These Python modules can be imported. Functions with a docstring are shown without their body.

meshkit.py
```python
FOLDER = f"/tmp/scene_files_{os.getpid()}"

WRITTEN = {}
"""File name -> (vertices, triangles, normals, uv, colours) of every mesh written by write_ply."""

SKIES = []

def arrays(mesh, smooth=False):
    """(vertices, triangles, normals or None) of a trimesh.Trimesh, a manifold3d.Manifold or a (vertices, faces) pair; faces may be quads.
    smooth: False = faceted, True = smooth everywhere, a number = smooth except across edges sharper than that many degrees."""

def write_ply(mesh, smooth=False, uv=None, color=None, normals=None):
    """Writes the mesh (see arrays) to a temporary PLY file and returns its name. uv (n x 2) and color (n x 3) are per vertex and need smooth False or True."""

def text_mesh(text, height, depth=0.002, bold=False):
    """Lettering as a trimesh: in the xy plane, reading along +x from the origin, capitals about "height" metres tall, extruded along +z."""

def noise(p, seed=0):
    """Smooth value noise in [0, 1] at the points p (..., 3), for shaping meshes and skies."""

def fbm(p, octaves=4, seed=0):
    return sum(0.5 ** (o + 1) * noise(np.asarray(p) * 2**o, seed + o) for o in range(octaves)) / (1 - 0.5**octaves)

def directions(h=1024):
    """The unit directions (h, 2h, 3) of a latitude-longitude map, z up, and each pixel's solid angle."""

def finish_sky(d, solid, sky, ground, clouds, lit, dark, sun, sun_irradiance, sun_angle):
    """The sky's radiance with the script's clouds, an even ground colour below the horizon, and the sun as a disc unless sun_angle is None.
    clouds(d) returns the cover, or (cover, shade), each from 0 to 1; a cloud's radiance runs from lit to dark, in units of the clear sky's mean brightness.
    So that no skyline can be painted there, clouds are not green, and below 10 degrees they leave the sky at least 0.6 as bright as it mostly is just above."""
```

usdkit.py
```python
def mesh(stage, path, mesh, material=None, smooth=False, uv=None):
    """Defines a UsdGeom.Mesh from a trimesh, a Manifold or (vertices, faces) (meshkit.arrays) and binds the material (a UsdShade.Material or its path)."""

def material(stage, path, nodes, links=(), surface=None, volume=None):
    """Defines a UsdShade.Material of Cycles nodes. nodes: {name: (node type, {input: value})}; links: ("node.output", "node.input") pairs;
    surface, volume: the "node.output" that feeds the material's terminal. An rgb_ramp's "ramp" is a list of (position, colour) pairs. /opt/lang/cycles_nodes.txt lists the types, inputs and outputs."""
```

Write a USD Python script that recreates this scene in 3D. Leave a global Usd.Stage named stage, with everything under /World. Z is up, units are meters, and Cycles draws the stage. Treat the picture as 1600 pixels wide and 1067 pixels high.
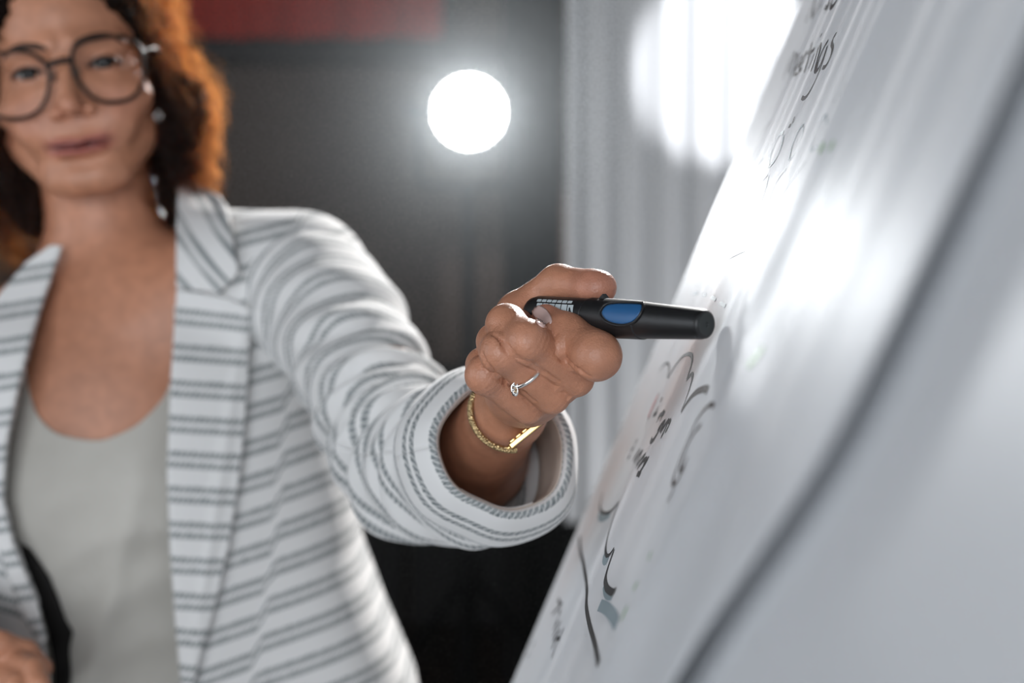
import math, random
import numpy as np, trimesh, usdkit, meshkit
import manifold3d as m3
from scipy.spatial import Delaunay, cKDTree
from scipy.interpolate import PchipInterpolator
import shapely
from shapely.geometry import Polygon, LineString, MultiLineString
from shapely.ops import unary_union
from pxr import Usd, UsdGeom, UsdLux, UsdShade, Gf, Sdf, Vt

stage = Usd.Stage.CreateInMemory()
UsdGeom.SetStageUpAxis(stage, "Z")
UsdGeom.SetStageMetersPerUnit(stage, 1.0)
UsdGeom.Xform.Define(stage, "/World")
RNG = np.random.default_rng(7)

# ------------------------------------------------------------------ camera, lights, exposure
CAM = np.array([0.0, 0.0, 1.43])
PITCH = math.radians(4.2)
FPX = 1600 * 50.0 / 36.0
cam = UsdGeom.Camera.Define(stage, "/World/camera")
cam.CreateFocalLengthAttr(50.0)
cam.CreateHorizontalApertureAttr(36.0)
cam.CreateVerticalApertureAttr(36.0 * 1067 / 1600)
cam.CreateFStopAttr(4.8)
cam.CreateFocusDistanceAttr(0.705)
cam.CreateClippingRangeAttr(Gf.Vec2f(0.02, 100))
cam.CreateExposureAttr(0.0)
UsdGeom.Xformable(cam).AddTranslateOp().Set(Gf.Vec3d(*CAM))
UsdGeom.Xformable(cam).AddRotateXOp().Set(90 - math.degrees(PITCH))

LAMP = np.array([-0.107, 3.56, 1.74])          # the stage lamp's lens
LAMP_AIM = np.array([0.02, 0.6, 1.42])
LAMP_POWER = 480.0                           # radiance of the lens


def rect_light(name, pos, aim, w, h, intensity, color):
    L = UsdLux.RectLight.Define(stage, "/World/" + name)
    L.CreateWidthAttr(w); L.CreateHeightAttr(h); L.CreateIntensityAttr(intensity); L.CreateColorAttr(Gf.Vec3f(*color))
    pos, aim = np.array(pos, float), np.array(aim, float)
    z = pos - aim; z /= np.linalg.norm(z)
    x = np.cross([0, 0, 1.0], z); x /= np.linalg.norm(x); y = np.cross(z, x)
    M = Gf.Matrix4d(*x, 0, *y, 0, *z, 0, *pos, 1)
    L.AddTransformOp().Set(M)
    return L


# daylight through the two windows behind the camera
rect_light("daylight_rear", (-0.65, -1.93, 1.70), (-0.65, 0, 1.70), 1.9, 1.6, 4.6, (0.93, 0.97, 1.0))
rect_light("daylight_side", (-2.53, 0.1, 1.75), (0, 0.1, 1.75), 1.3, 1.4, 1.85, (0.95, 0.98, 1.0))
# the profile spot on the ceiling that lights the white curtain
sp = UsdLux.SphereLight.Define(stage, "/World/curtain_spot_beam")
sp.CreateRadiusAttr(0.03); sp.CreateIntensityAttr(13000.0); sp.CreateColorAttr(Gf.Vec3f(0.97, 0.98, 1.0))
sh = UsdLux.ShapingAPI.Apply(sp.GetPrim()); sh.CreateShapingConeAngleAttr(6.9); sh.CreateShapingConeSoftnessAttr(0.15)
SPOT_POS, SPOT_AIM = np.array([1.55, 1.75, 2.72]), np.array([0.465, 3.9, 1.78])


def aim_matrix(pos, aim):
    z = pos - aim; z = z / np.linalg.norm(z)
    x = np.cross([0, 0, 1.0], z); x /= np.linalg.norm(x); y = np.cross(z, x)
    return Gf.Matrix4d(*map(float, x), 0, *map(float, y), 0, *map(float, z), 0, *map(float, pos), 1)


sp.AddTransformOp().Set(aim_matrix(SPOT_POS, SPOT_AIM))
# the back light hung from the ceiling that draws the bright edges
BACK_POS, BACK_AIM = np.array([0.70, 3.10, 2.62]), np.array([-0.03, 1.0, 1.33])
sb = UsdLux.SphereLight.Define(stage, "/World/back_spot_beam")
sb.CreateRadiusAttr(0.04); sb.CreateIntensityAttr(8800.0); sb.CreateColorAttr(Gf.Vec3f(1.0, 0.985, 0.97))
sh = UsdLux.ShapingAPI.Apply(sb.GetPrim()); sh.CreateShapingConeAngleAttr(14.0); sh.CreateShapingConeSoftnessAttr(0.5)
sb.AddTransformOp().Set(aim_matrix(BACK_POS, BACK_AIM))
# a flood added out of sight on the floor to brighten the lower curtain
FLOOD_POS, FLOOD_AIM = np.array([1.15, 2.55, 0.26]), np.array([0.40, 3.6, 1.15])
fl = UsdLux.SphereLight.Define(stage, "/World/added_flood_beam")
fl.CreateRadiusAttr(0.03); fl.CreateIntensityAttr(1900.0); fl.CreateColorAttr(Gf.Vec3f(0.97, 0.985, 1.0))
sh = UsdLux.ShapingAPI.Apply(fl.GetPrim()); sh.CreateShapingConeAngleAttr(27.0); sh.CreateShapingConeSoftnessAttr(0.7)
fl.AddTransformOp().Set(aim_matrix(FLOOD_POS, FLOOD_AIM))
# the sky outside the windows
dome = UsdLux.DomeLight.Define(stage, "/World/sky")
dome.CreateIntensityAttr(0.6); dome.CreateColorAttr(Gf.Vec3f(0.75, 0.86, 1.0))


# ------------------------------------------------------------------ helpers
def P(px, py, d):
    """The point seen at a pixel of the photograph, d metres along the view axis."""
    px, py, d = np.broadcast_arrays(np.asarray(px, float), np.asarray(py, float), np.asarray(d, float))
    x, u = (px - 800) / FPX * d, (533.5 - py) / FPX * d
    return np.stack([x, d * math.cos(PITCH) + u * math.sin(PITCH), CAM[2] - d * math.sin(PITCH) + u * math.cos(PITCH)], -1)


def pix(p):
    p = np.asarray(p, float) - CAM
    d = p[..., 1] * math.cos(PITCH) - p[..., 2] * math.sin(PITCH)
    u = p[..., 1] * math.sin(PITCH) + p[..., 2] * math.cos(PITCH)
    return 800 + FPX * p[..., 0] / d, 533.5 - FPX * u / d, d


used = {}


def numbered(parent, name):
    k = used.get((parent, name), 0)
    used[(parent, name)] = k + 1
    return name if k == 0 else f"{name}_{k:03d}"


def tag(prim, label=None, cat=None, group=None, kind=None):
    for k, v in (("label", label), ("category", cat), ("group", group), ("kind", kind)):
        if v:
            prim.SetCustomDataByKey(k, v)


BASE = {}


def thing(name, base, label, cat, group=None, kind=None):
    path = "/World/" + numbered("/World", name)
    x = UsdGeom.Xform.Define(stage, path)
    x.AddTranslateOp().Set(Gf.Vec3d(*map(float, base)))
    BASE[path] = np.array(base, float)
    tag(x.GetPrim(), label, cat, group, kind)
    return path


def part(parent, name, mesh, mat, smooth=40, uv=None, attrs=None, label=None, kind=None):
    """One mesh under parent (a thing's or part's path, or /World). mesh: trimesh or (v, f), in world coordinates."""
    path = parent + "/" + numbered(parent, name)
    if hasattr(mesh, "to_mesh") or isinstance(mesh, trimesh.Trimesh):
        v, f, _ = meshkit.arrays(mesh, False)
    else:
        v, f = np.asarray(mesh[0], float), np.asarray(mesh[1], int)
        if f.shape[1] == 4:
            f = np.vstack([f[:, [0, 1, 2]], f[:, [0, 2, 3]]])
    root = "/".join(path.split("/")[:3])
    v = v - BASE.get(root, np.zeros(3))
    if uv is not None or attrs:
        smooth = True if smooth else False
    m = usdkit.mesh(stage, path, trimesh.Trimesh(v, f, process=False), mat, smooth=smooth, uv=uv)
    m.CreateDoubleSidedAttr(True)
    for k, a in (attrs or {}).items():
        a = np.asarray(a, np.float32)
        pv = UsdGeom.PrimvarsAPI(m)
        if a.ndim == 1:
            pv.CreatePrimvar(k, Sdf.ValueTypeNames.FloatArray, "vertex").Set(Vt.FloatArray.FromNumpy(a))
        else:
            pv.CreatePrimvar(k, Sdf.ValueTypeNames.Color3fArray, "vertex").Set(Vt.Vec3fArray.FromNumpy(a))
    if label:
        m.GetPrim().SetCustomDataByKey("label", label)
    if kind:
        m.GetPrim().SetCustomDataByKey("kind", kind)
    return path


def single(name, mesh, mat, label=None, cat=None, group=None, kind=None, smooth=40, **k):
    path = part("/World", name, mesh, mat, smooth, **k)
    tag(stage.GetPrimAtPath(path), label, cat, group, kind)
    return path


def look(name, nodes, links=(), surface="p.BSDF", volume=None):
    return usdkit.material(stage, "/World/Looks/" + name, nodes, links, surface=surface if not volume else None, volume=volume)


def plain(name, color, rough=0.5, metallic=0.0, spec=0.5, **k):
    return look(name, {"p": ("principled_bsdf", {"base_color": color, "roughness": rough, "metallic": metallic, "specular_ior_level": spec, **k})})


def noisy(name, c1, c2, scale=8.0, rough=0.6, bump=0.0, bscale=60.0, bdist=0.002, **k):
    nodes = {"t": ("texture_coordinate", {}), "n": ("noise_texture", {"scale": scale, "detail": 5.0}),
             "r": ("rgb_ramp", {"ramp": [(0.3, c1), (0.7, c2)]}),
             "p": ("principled_bsdf", {"roughness": rough, **k})}
    links = [("t.object", "n.vector"), ("n.fac", "r.fac"), ("r.color", "p.base_color")]
    if bump:
        nodes["n2"] = ("noise_texture", {"scale": bscale, "detail": 4.0})
        nodes["b"] = ("bump", {"strength": bump, "distance": bdist})
        links += [("t.object", "n2.vector"), ("n2.fac", "b.height"), ("b.normal", "p.normal")]
    return look(name, nodes, links)


# ---- signed distances (metres)
def length(v):
    return np.sqrt((v * v).sum(-1))


def smin(a, b, k):
    h = np.clip(0.5 + 0.5 * (b - a) / k, 0, 1)
    return b * (1 - h) + a * h - k * h * (1 - h)


def smax(a, b, k):
    return -smin(-a, -b, k)


def rcone(p, a, b, r1, r2):
    a, b = np.asarray(a, float), np.asarray(b, float)
    ba = b - a
    l2 = (ba * ba).sum()
    rr = r1 - r2
    a2 = l2 - rr * rr
    if a2 <= 1e-12:
        c, r = (a, r1) if r1 > r2 else (b, r2)
        return length(p - c) - r
    il2 = 1.0 / l2
    pa = p - a
    y = pa @ ba
    z = y - l2
    t = pa * l2 - y[..., None] * ba
    x2 = (t * t).sum(-1)
    y2, z2 = y * y * l2, z * z * l2
    k = np.sign(rr) * rr * rr * x2
    c1 = np.sign(z) * a2 * z2 > k
    c2 = np.sign(y) * a2 * y2 < k
    d = (np.sqrt(x2 * a2 * il2) + y * rr) * il2 - r1
    d = np.where(c2, np.sqrt(x2 + y2) * il2 - r1, d)
    return np.where(c1, np.sqrt(x2 + z2) * il2 - r2, d)


def ell(p, c, r):
    r = np.asarray(r, float)
    q = p - np.asarray(c, float)
    k0, k1 = length(q / r), length(q / (r * r))
    return k0 * (k0 - 1.0) / np.maximum(k1, 1e-9)


TETS = np.array([[0, 1, 3, 7], [0, 3, 2, 7], [0, 2, 6, 7], [0, 6, 4, 7], [0, 4, 5, 7], [0, 5, 1, 7]])


def nets(f, lo, hi, h, k=4):
    """The closed surface f = 0 inside the box, by marching tetrahedra on a grid that is only evaluated near the surface."""
    lo, hi = np.asarray(lo, float), np.asarray(hi, float)
    nb = np.maximum(np.ceil((hi - lo) / (h * k)).astype(int), 2)
    n = nb * k + 1
    H_ = h * k
    cg = np.stack(np.meshgrid(*[lo[i] + H_ * (np.arange(nb[i]) + 0.5) for i in range(3)], indexing="ij"), -1)
    cv = f(cg.reshape(-1, 3)).reshape(nb)
    near = np.abs(cv) < H_ * 1.6
    val = np.repeat(np.repeat(np.repeat(cv, k, 0), k, 1), k, 2)
    val = np.pad(val, [(0, 1)] * 3, mode="edge").astype(np.float64)
    need = np.zeros(n, bool)
    blocks = np.argwhere(near)
    o = np.stack(np.meshgrid(*[np.arange(k + 1)] * 3, indexing="ij"), -1).reshape(-1, 3)
    g = (blocks[:, None] * k + o[None]).reshape(-1, 3)
    need[tuple(g.T)] = True
    pts = np.argwhere(need)
    for a in range(0, len(pts), 200000):
        q = pts[a:a + 200000]
        val[tuple(q.T)] = f(lo + h * q)
    for ax in range(3):                                       # close the surface at the box
        sl = [slice(None)] * 3
        for e in (0, -1):
            sl[ax] = e
            val[tuple(sl)] = np.maximum(val[tuple(sl)], 0.3 * h)
    val = np.where(np.abs(val) < 0.03 * h, np.where(val < 0, -0.03 * h, 0.03 * h), val)
    ins = val < 0
    c = np.zeros(tuple(n - 1), np.int8)
    for d in np.ndindex(2, 2, 2):
        c += ins[d[0]:n[0] - 1 + d[0], d[1]:n[1] - 1 + d[1], d[2]:n[2] - 1 + d[2]]
    cells = np.argwhere((c > 0) & (c < 8))
    cr = np.array([(d >> 2 & 1, d >> 1 & 1, d & 1) for d in range(8)])
    ids = np.stack([np.ravel_multi_index(tuple((cells + q).T), n) for q in cr], 1)
    T = ids[:, TETS].reshape(-1, 4)
    fv = val.ravel()
    I = fv[T] < 0
    cnt = I.sum(1)
    tris = []
    for want in (1, 3):
        t = T[cnt == want]; m = I[cnt == want] == (want == 1)
        a = np.argmax(m, 1); r = np.arange(len(t))
        apex = t[r, a]
        oth = np.stack([t[r, (a + q) % 4] for q in (1, 2, 3)], 1)
        tris.append(np.stack([np.stack([apex, oth[:, q]], 1) for q in range(3)], 1))
    t = T[cnt == 2]; m = I[cnt == 2]
    s_ = np.argsort(~m, axis=1, kind="stable")
    t = np.take_along_axis(t, s_, 1)
    e = lambda i, j: np.stack([t[:, i], t[:, j]], 1)
    tris.append(np.stack([e(0, 2), e(0, 3), e(1, 3)], 1)); tris.append(np.stack([e(0, 2), e(1, 3), e(1, 2)], 1))
    E = np.vstack(tris).reshape(-1, 2)
    E.sort(axis=1)
    key, inv = np.unique(E[:, 0].astype(np.int64) * val.size + E[:, 1], return_inverse=True)
    A, B = key // val.size, key % val.size
    pa, pb = (np.stack(np.unravel_index(q, n), 1).astype(float) for q in (A, B))
    w = (fv[A] / (fv[A] - fv[B]))[:, None]
    v = lo + h * (pa + (pb - pa) * w)
    F = inv.reshape(-1, 3)
    out = np.where((fv[B] > fv[A])[:, None], pb - pa, pa - pb)   # from inside to outside along each vertex's edge
    nrm = np.cross(v[F[:, 1]] - v[F[:, 0]], v[F[:, 2]] - v[F[:, 0]])
    flip = (nrm * out[F].sum(1)).sum(1) < 0
    F[flip] = F[flip][:, ::-1]
    return v, F


def relax(v, f, it=2, lam=0.5):
    """Evens out the triangles by Laplacian steps that alternate in sign, so that nothing shrinks."""
    import scipy.sparse as sp_
    n = len(v)
    i = np.concatenate([f[:, 0], f[:, 1], f[:, 2], f[:, 1], f[:, 2], f[:, 0]]); j = np.concatenate([f[:, 1], f[:, 2], f[:, 0], f[:, 0], f[:, 1], f[:, 2]])
    A = sp_.csr_matrix((np.ones(len(i)), (i, j)), (n, n)); A.data[:] = 1
    deg = np.asarray(A.sum(1)).ravel()
    for k in range(2 * it):
        v = v + (lam if k % 2 == 0 else -lam * 1.04) * ((A @ v) / deg[:, None] - v)
    return v


def vnormals(v, f):
    n = np.zeros_like(v)
    fn = np.cross(v[f[:, 1]] - v[f[:, 0]], v[f[:, 2]] - v[f[:, 0]])
    for k in range(3):
        np.add.at(n, f[:, k], fn)
    return n / np.maximum(length(n)[:, None], 1e-12)


def grad(f, p, e=1e-4):
    g = np.stack([f(p + np.eye(3)[i] * e) - f(p - np.eye(3)[i] * e) for i in range(3)], -1)
    return g / np.maximum(length(g)[..., None], 1e-9)


def clip_mesh(v, f, s):
    """Keeps the part of the mesh where s > 0, cutting triangles along s = 0."""
    keep = s > 0
    cnt = keep[f].sum(1)
    out = [f[cnt == 3]]
    vs, cache = [v], {}
    extra = []
    nv = len(v)

    def cut(i, j):
        key = (min(i, j), max(i, j))
        if key not in cache:
            t = s[i] / (s[i] - s[j])
            cache[key] = nv + len(extra)
            extra.append(v[i] + t * (v[j] - v[i]))
        return cache[key]
    new = []
    for tri in f[(cnt == 1) | (cnt == 2)]:
        k = keep[tri]
        if k.sum() == 1:
            i = int(np.argmax(k)); a, b, c = tri[i], tri[(i + 1) % 3], tri[(i + 2) % 3]
            new.append((a, cut(a, b), cut(a, c)))
        else:
            i = int(np.argmin(k)); a, b, c = tri[i], tri[(i + 1) % 3], tri[(i + 2) % 3]
            ab, ac = cut(a, b), cut(a, c)
            new += [(ab, b, c), (ab, c, ac)]
    V = np.vstack([v, np.array(extra).reshape(-1, 3)])
    F = np.vstack([out[0], np.array(new, int).reshape(-1, 3)])
    u, inv = np.unique(F, return_inverse=True)
    return V[u], inv.reshape(-1, 3)


def solidify(v, f, t, n=None):
    """A sheet with thickness t, the given surface outermost. Returns v, f; the first half of v is the outer face."""
    n = vnormals(v, f) if n is None else n
    V = np.vstack([v, v - n * t])
    e = np.sort(f[:, [0, 1, 1, 2, 2, 0]].reshape(-1, 2), 1)
    raw = f[:, [0, 1, 1, 2, 2, 0]].reshape(-1, 2)
    _, inv, c = np.unique(e, axis=0, return_inverse=True, return_counts=True)
    b = raw[c[inv.ravel()] == 1]
    N = len(v)
    F = np.vstack([f, f[:, ::-1] + N, np.stack([b[:, 1], b[:, 0], b[:, 0] + N], 1), np.stack([b[:, 1], b[:, 0] + N, b[:, 1] + N], 1)])
    return V, F


def march(f, px, py, off, d0, d1, steps=160):
    """Depth at which the ray of each pixel first comes within off of f."""
    d = np.full(len(px), d0, float)
    for _ in range(steps):
        s = f(P(px, py, d)) - off
        d = np.minimum(d + np.clip(s * 0.8, -0.01, 0.03), d1)
    return d


def poly_grid(poly, step):
    """Points and triangles that fill a polygon (list of xy or shapely)."""
    pg = poly if isinstance(poly, Polygon) else Polygon(poly)
    pg = pg.buffer(0)
    pts = []
    for ring in [pg.exterior, *pg.interiors]:
        L = ring.length
        k = max(8, int(L / step))
        pts += [ring.interpolate(i / k, normalized=True).coords[0] for i in range(k)]
    x0, y0, x1, y1 = pg.bounds
    X, Y = np.meshgrid(np.arange(x0, x1, step), np.arange(y0, y1, step * 0.87))
    X[1::2] += step / 2
    inside = shapely.contains_xy(pg.buffer(-step * 0.45), X.ravel(), Y.ravel())
    pts = np.vstack([np.array(pts), np.stack([X.ravel()[inside], Y.ravel()[inside]], 1)])
    t = Delaunay(pts).simplices
    c = pts[t].mean(1)
    t = t[shapely.contains_xy(pg, c[:, 0], c[:, 1])]
    a = pts[t]
    s = (a[:, 1, 0] - a[:, 0, 0]) * (a[:, 2, 1] - a[:, 0, 1]) - (a[:, 1, 1] - a[:, 0, 1]) * (a[:, 2, 0] - a[:, 0, 0])
    t = t[np.abs(s) > 1e-9]; s = s[np.abs(s) > 1e-9]
    t[s < 0] = t[s < 0][:, ::-1]
    return pts, t


def patch(poly, f, lo, hi, d0, d1, step, lift=None):
    """A sheet over the surface f = 0 whose outline is the given one: from lo to hi above the surface."""
    pts, t = poly_grid(poly, step)
    dep = march(f, pts[:, 0], pts[:, 1], hi, d0, d1)
    top = P(pts[:, 0], pts[:, 1], dep)
    if lift is not None:
        top = top + lift(pts, top)
    g = grad(f, top, 2e-4)
    t = t[:, ::-1]
    t = t[:, ::-1] if (np.einsum("ij,ij->i", vnormals(top, t), g).mean() > 0) else t
    V, F = solidify(top, t, hi - lo, g)
    return V, F, pts


def curve(pts, closed=False, n=200):
    """A smooth (Catmull-Rom) curve through the points."""
    p = np.asarray(pts, float)
    k = len(p)
    q = np.vstack([p[-1], p, p[0], p[1]]) if closed else np.vstack([2 * p[0] - p[1], p, 2 * p[-1] - p[-2]])
    m = k if closed else k - 1
    out = []
    u = np.linspace(0, m, n, endpoint=not closed)
    i = np.minimum(u.astype(int), m - 1)
    t = (u - i)[:, None]
    a, b, c, d = q[i], q[i + 1], q[i + 2], q[i + 3]
    return 0.5 * (2 * b + (c - a) * t + (2 * a - 5 * b + 4 * c - d) * t ** 2 + (3 * b - a - 3 * c + d) * t ** 3)


def frames(path, up=(0, 0, 1)):
    T = np.gradient(path, axis=0)
    T /= length(T)[:, None]
    N = np.zeros_like(T)
    a = np.cross(T[0], up)
    if length(a) < 1e-3:
        a = np.cross(T[0], [1, 0, 0])
    N[0] = a / length(a)
    for i in range(1, len(T)):
        b = N[i - 1] - T[i] * (N[i - 1] @ T[i])
        N[i] = b / length(b)
    return T, N, np.cross(T, N)


def tube(path, r, k=12, closed=False, cap=True, squash=1.0, up=(0, 0, 1)):
    path = np.asarray(path, float)
    r = np.broadcast_to(np.asarray(r, float), (len(path),))
    if closed:
        ext = np.vstack([path[-1], path, path[0]])
        T = ext[2:] - ext[:-2]; T /= length(T)[:, None]
        c = path.mean(0); N = path - c; N -= T * (N * T).sum(-1)[:, None]; N /= length(N)[:, None]; B = np.cross(T, N)
    else:
        T, N, B = frames(path, up)
    a = np.arange(k) / k * 2 * math.pi
    V = path[:, None] + r[:, None, None] * (np.cos(a)[None, :, None] * N[:, None] + squash * np.sin(a)[None, :, None] * B[:, None])
    n = len(path)
    i, j = np.meshgrid(np.arange(n if closed else n - 1), np.arange(k), indexing="ij")
    i2, j2 = (i + 1) % n, (j + 1) % k
    F = np.stack([i * k + j, i2 * k + j, i2 * k + j2, i * k + j2], -1).reshape(-1, 4)
    F = np.vstack([F[:, [0, 2, 1]], F[:, [0, 3, 2]]])
    V = V.reshape(-1, 3)
    if cap and not closed:
        V = np.vstack([V, path[0], path[-1]])
        q = np.arange(k)
        F = np.vstack([F, np.stack([np.full(k, n * k), (q + 1) % k, q], 1)[:, [0, 2, 1]], np.stack([np.full(k, n * k + 1), (n - 1) * k + q, (n - 1) * k + (q + 1) % k], 1)[:, [0, 2, 1]]])
    m = trimesh.Trimesh(V, F, process=False)
    if m.volume < 0:
        F = F[:, ::-1]
    return V, F


def joined(*ms):
    return trimesh.util.concatenate([m if isinstance(m, trimesh.Trimesh) else trimesh.Trimesh(m[0], m[1], process=False) for m in ms])


def box(lo, hi, bevel=0.0):
    lo, hi = np.asarray(lo, float), np.asarray(hi, float)
    if bevel <= 0:
        m = trimesh.creation.box(hi - lo); m.apply_translation((lo + hi) / 2)
        return m
    pts = []
    for s in np.ndindex(2, 2, 2):
        c = np.where(np.array(s) == 1, hi, lo)
        inn = np.where(np.array(s) == 1, hi - bevel, lo + bevel)
        for k in range(3):
            q = inn.copy(); q[k] = c[k]; pts.append(q)
    return trimesh.convex.convex_hull(np.array(pts))


def lathe(profile, origin, axis, k=48):
    """profile: (along, radius) pairs; revolved about the axis from origin."""
    prof = np.asarray(profile, float)
    axis = np.asarray(axis, float) / np.linalg.norm(axis)
    a = np.cross(axis, [0, 0, 1.0]); a = a / length(a) if length(a) > 1e-3 else np.array([1.0, 0, 0]); b = np.cross(axis, a)
    th = np.arange(k) / k * 2 * math.pi
    V = np.asarray(origin) + prof[:, 0, None, None] * axis + prof[:, 1, None, None] * (np.cos(th)[None, :, None] * a + np.sin(th)[None, :, None] * b)
    n = len(prof)
    i, j = np.meshgrid(np.arange(n - 1), np.arange(k), indexing="ij")
    F = np.stack([i * k + j, (i + 1) * k + j, (i + 1) * k + (j + 1) % k, i * k + (j + 1) % k], -1).reshape(-1, 4)
    F = np.vstack([F[:, [0, 2, 1]], F[:, [0, 3, 2]]])
    return V.reshape(-1, 3), F
# ------------------------------------------------------------------ the room
X0, X1, Y0, Y1, ZT = -2.6, 2.4, -2.0, 5.2, 3.0
M_floor = noisy("floor_boards", (0.030, 0.022, 0.018), (0.055, 0.040, 0.032), 6.0, 0.45)
M_wall_back = noisy("grey_brown_plaster", (0.135, 0.098, 0.082), (0.165, 0.122, 0.102), 2.5, 0.85, 0.2, 40)
M_wall_white = noisy("white_plaster", (0.62, 0.61, 0.60), (0.70, 0.69, 0.68), 3.0, 0.85)
M_ceiling = noisy("dark_ceiling", (0.05, 0.045, 0.043), (0.07, 0.06, 0.06), 2.0, 0.9)
M_black = noisy("falloff_panelling", (0.006, 0.005, 0.005), (0.012, 0.009, 0.009), 5.0, 0.6)
M_red = noisy("dark_red_cloth", (0.58, 0.045, 0.025), (0.68, 0.06, 0.035), 4.0, 0.9)
M_rail = plain("dark_timber", (0.022, 0.010, 0.009), 0.6)
M_blackcloth = noisy("black_cloth", (0.010, 0.009, 0.009), (0.018, 0.016, 0.016), 30.0, 0.95)
M_dark_metal = plain("black_metal", (0.015, 0.015, 0.016), 0.4, 0.6)
M_steel = plain("steel", (0.35, 0.36, 0.37), 0.35, 0.9)
M_frame_white = plain("white_paint", (0.75, 0.75, 0.74), 0.4)


def struct(name, mesh, mat, parent="/World"):
    p = part(parent, name, mesh, mat, False)
    if parent == "/World":
        tag(stage.GetPrimAtPath(p), kind="structure")
    return p


W = 0.12
struct("floor", box((X0 - W, Y0 - W, -0.1), (X1 + W, Y1 + W, 0.0)), M_floor)
struct("ceiling", box((X0 - W, Y0 - W, ZT), (X1 + W, Y1 + W, ZT + 0.1)), M_ceiling)
struct("wall_back", box((X0 - W, Y1, 0), (X1 + W, Y1 + W, ZT)), M_wall_back)
struct("wall_right", box((X1, Y0, 0), (X1 + W, Y1, ZT)), M_wall_back)


def wall_with_hole(axis, at, a0, a1, h0, h1, z0, z1):
    """Four boxes round a window opening in a wall across axis 0 (x) or 1 (y)."""
    out = []
    for (u0, u1, v0, v1) in ((a0, h0, 0, ZT), (h1, a1, 0, ZT), (h0, h1, 0, z0), (h0, h1, z1, ZT)):
        lo, hi = (at[0], u0, v0), (at[1], u1, v1)
        if axis == 1:
            lo, hi = (u0, at[0], v0), (u1, at[1], v1)
        out.append(box(lo, hi))
    return joined(*out)


struct("wall_front", wall_with_hole(1, (Y0 - W, Y0), X0 - W, X1 + W, -1.65, 0.35, 0.85, 2.55), M_wall_white)
struct("wall_left", wall_with_hole(0, (X0 - W, X0), Y0, Y1, -0.6, 0.8, 1.0, 2.5), M_wall_white)
M_pane = look("window_pane", {"t": ("transparent_bsdf", {}), "g": ("glossy_bsdf", {"roughness": 0.02, "color": (1, 1, 1)}), "f": ("fresnel", {"IOR": 1.45}), "p": ("mix_closure", {})},
              [("f.fac", "p.fac"), ("t.BSDF", "p.closure1"), ("g.BSDF", "p.closure2")], surface="p.closure")


def window(name, axis, at, h0, h1, z0, z1):
    g = "/World/" + name
    UsdGeom.Xform.Define(stage, g)
    tag(stage.GetPrimAtPath(g), kind="structure")

    def bx(u0, u1, v0, v1, e=0.03):
        lo, hi = (at - e, u0, v0), (at + e, u1, v1)
        if axis == 1:
            lo, hi = (u0, at - e, v0), (u1, at + e, v1)
        return box(lo, hi)
    t = 0.05
    part(g, "window_frame", joined(bx(h0, h0 + t, z0, z1), bx(h1 - t, h1, z0, z1), bx(h0 + t, h1 - t, z0, z0 + t), bx(h0 + t, h1 - t, z1 - t, z1)), M_frame_white, False)
    m = (h0 + h1) / 2
    part(g, "mullion", bx(m - 0.025, m + 0.025, z0 + t, z1 - t), M_frame_white, False)
    part(g, "pane", bx(h0 + t, m - 0.025, z0 + t, z1 - t, 0.003), M_pane, False)
    part(g, "pane", bx(m + 0.025, h1 - t, z0 + t, z1 - t, 0.003), M_pane, False)


window("window_1", 1, Y0 - 0.06, -1.65, 0.35, 0.85, 2.55)
window("window_2", 0, X0 - 0.06, -0.6, 0.8, 1.0, 2.5)
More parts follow.
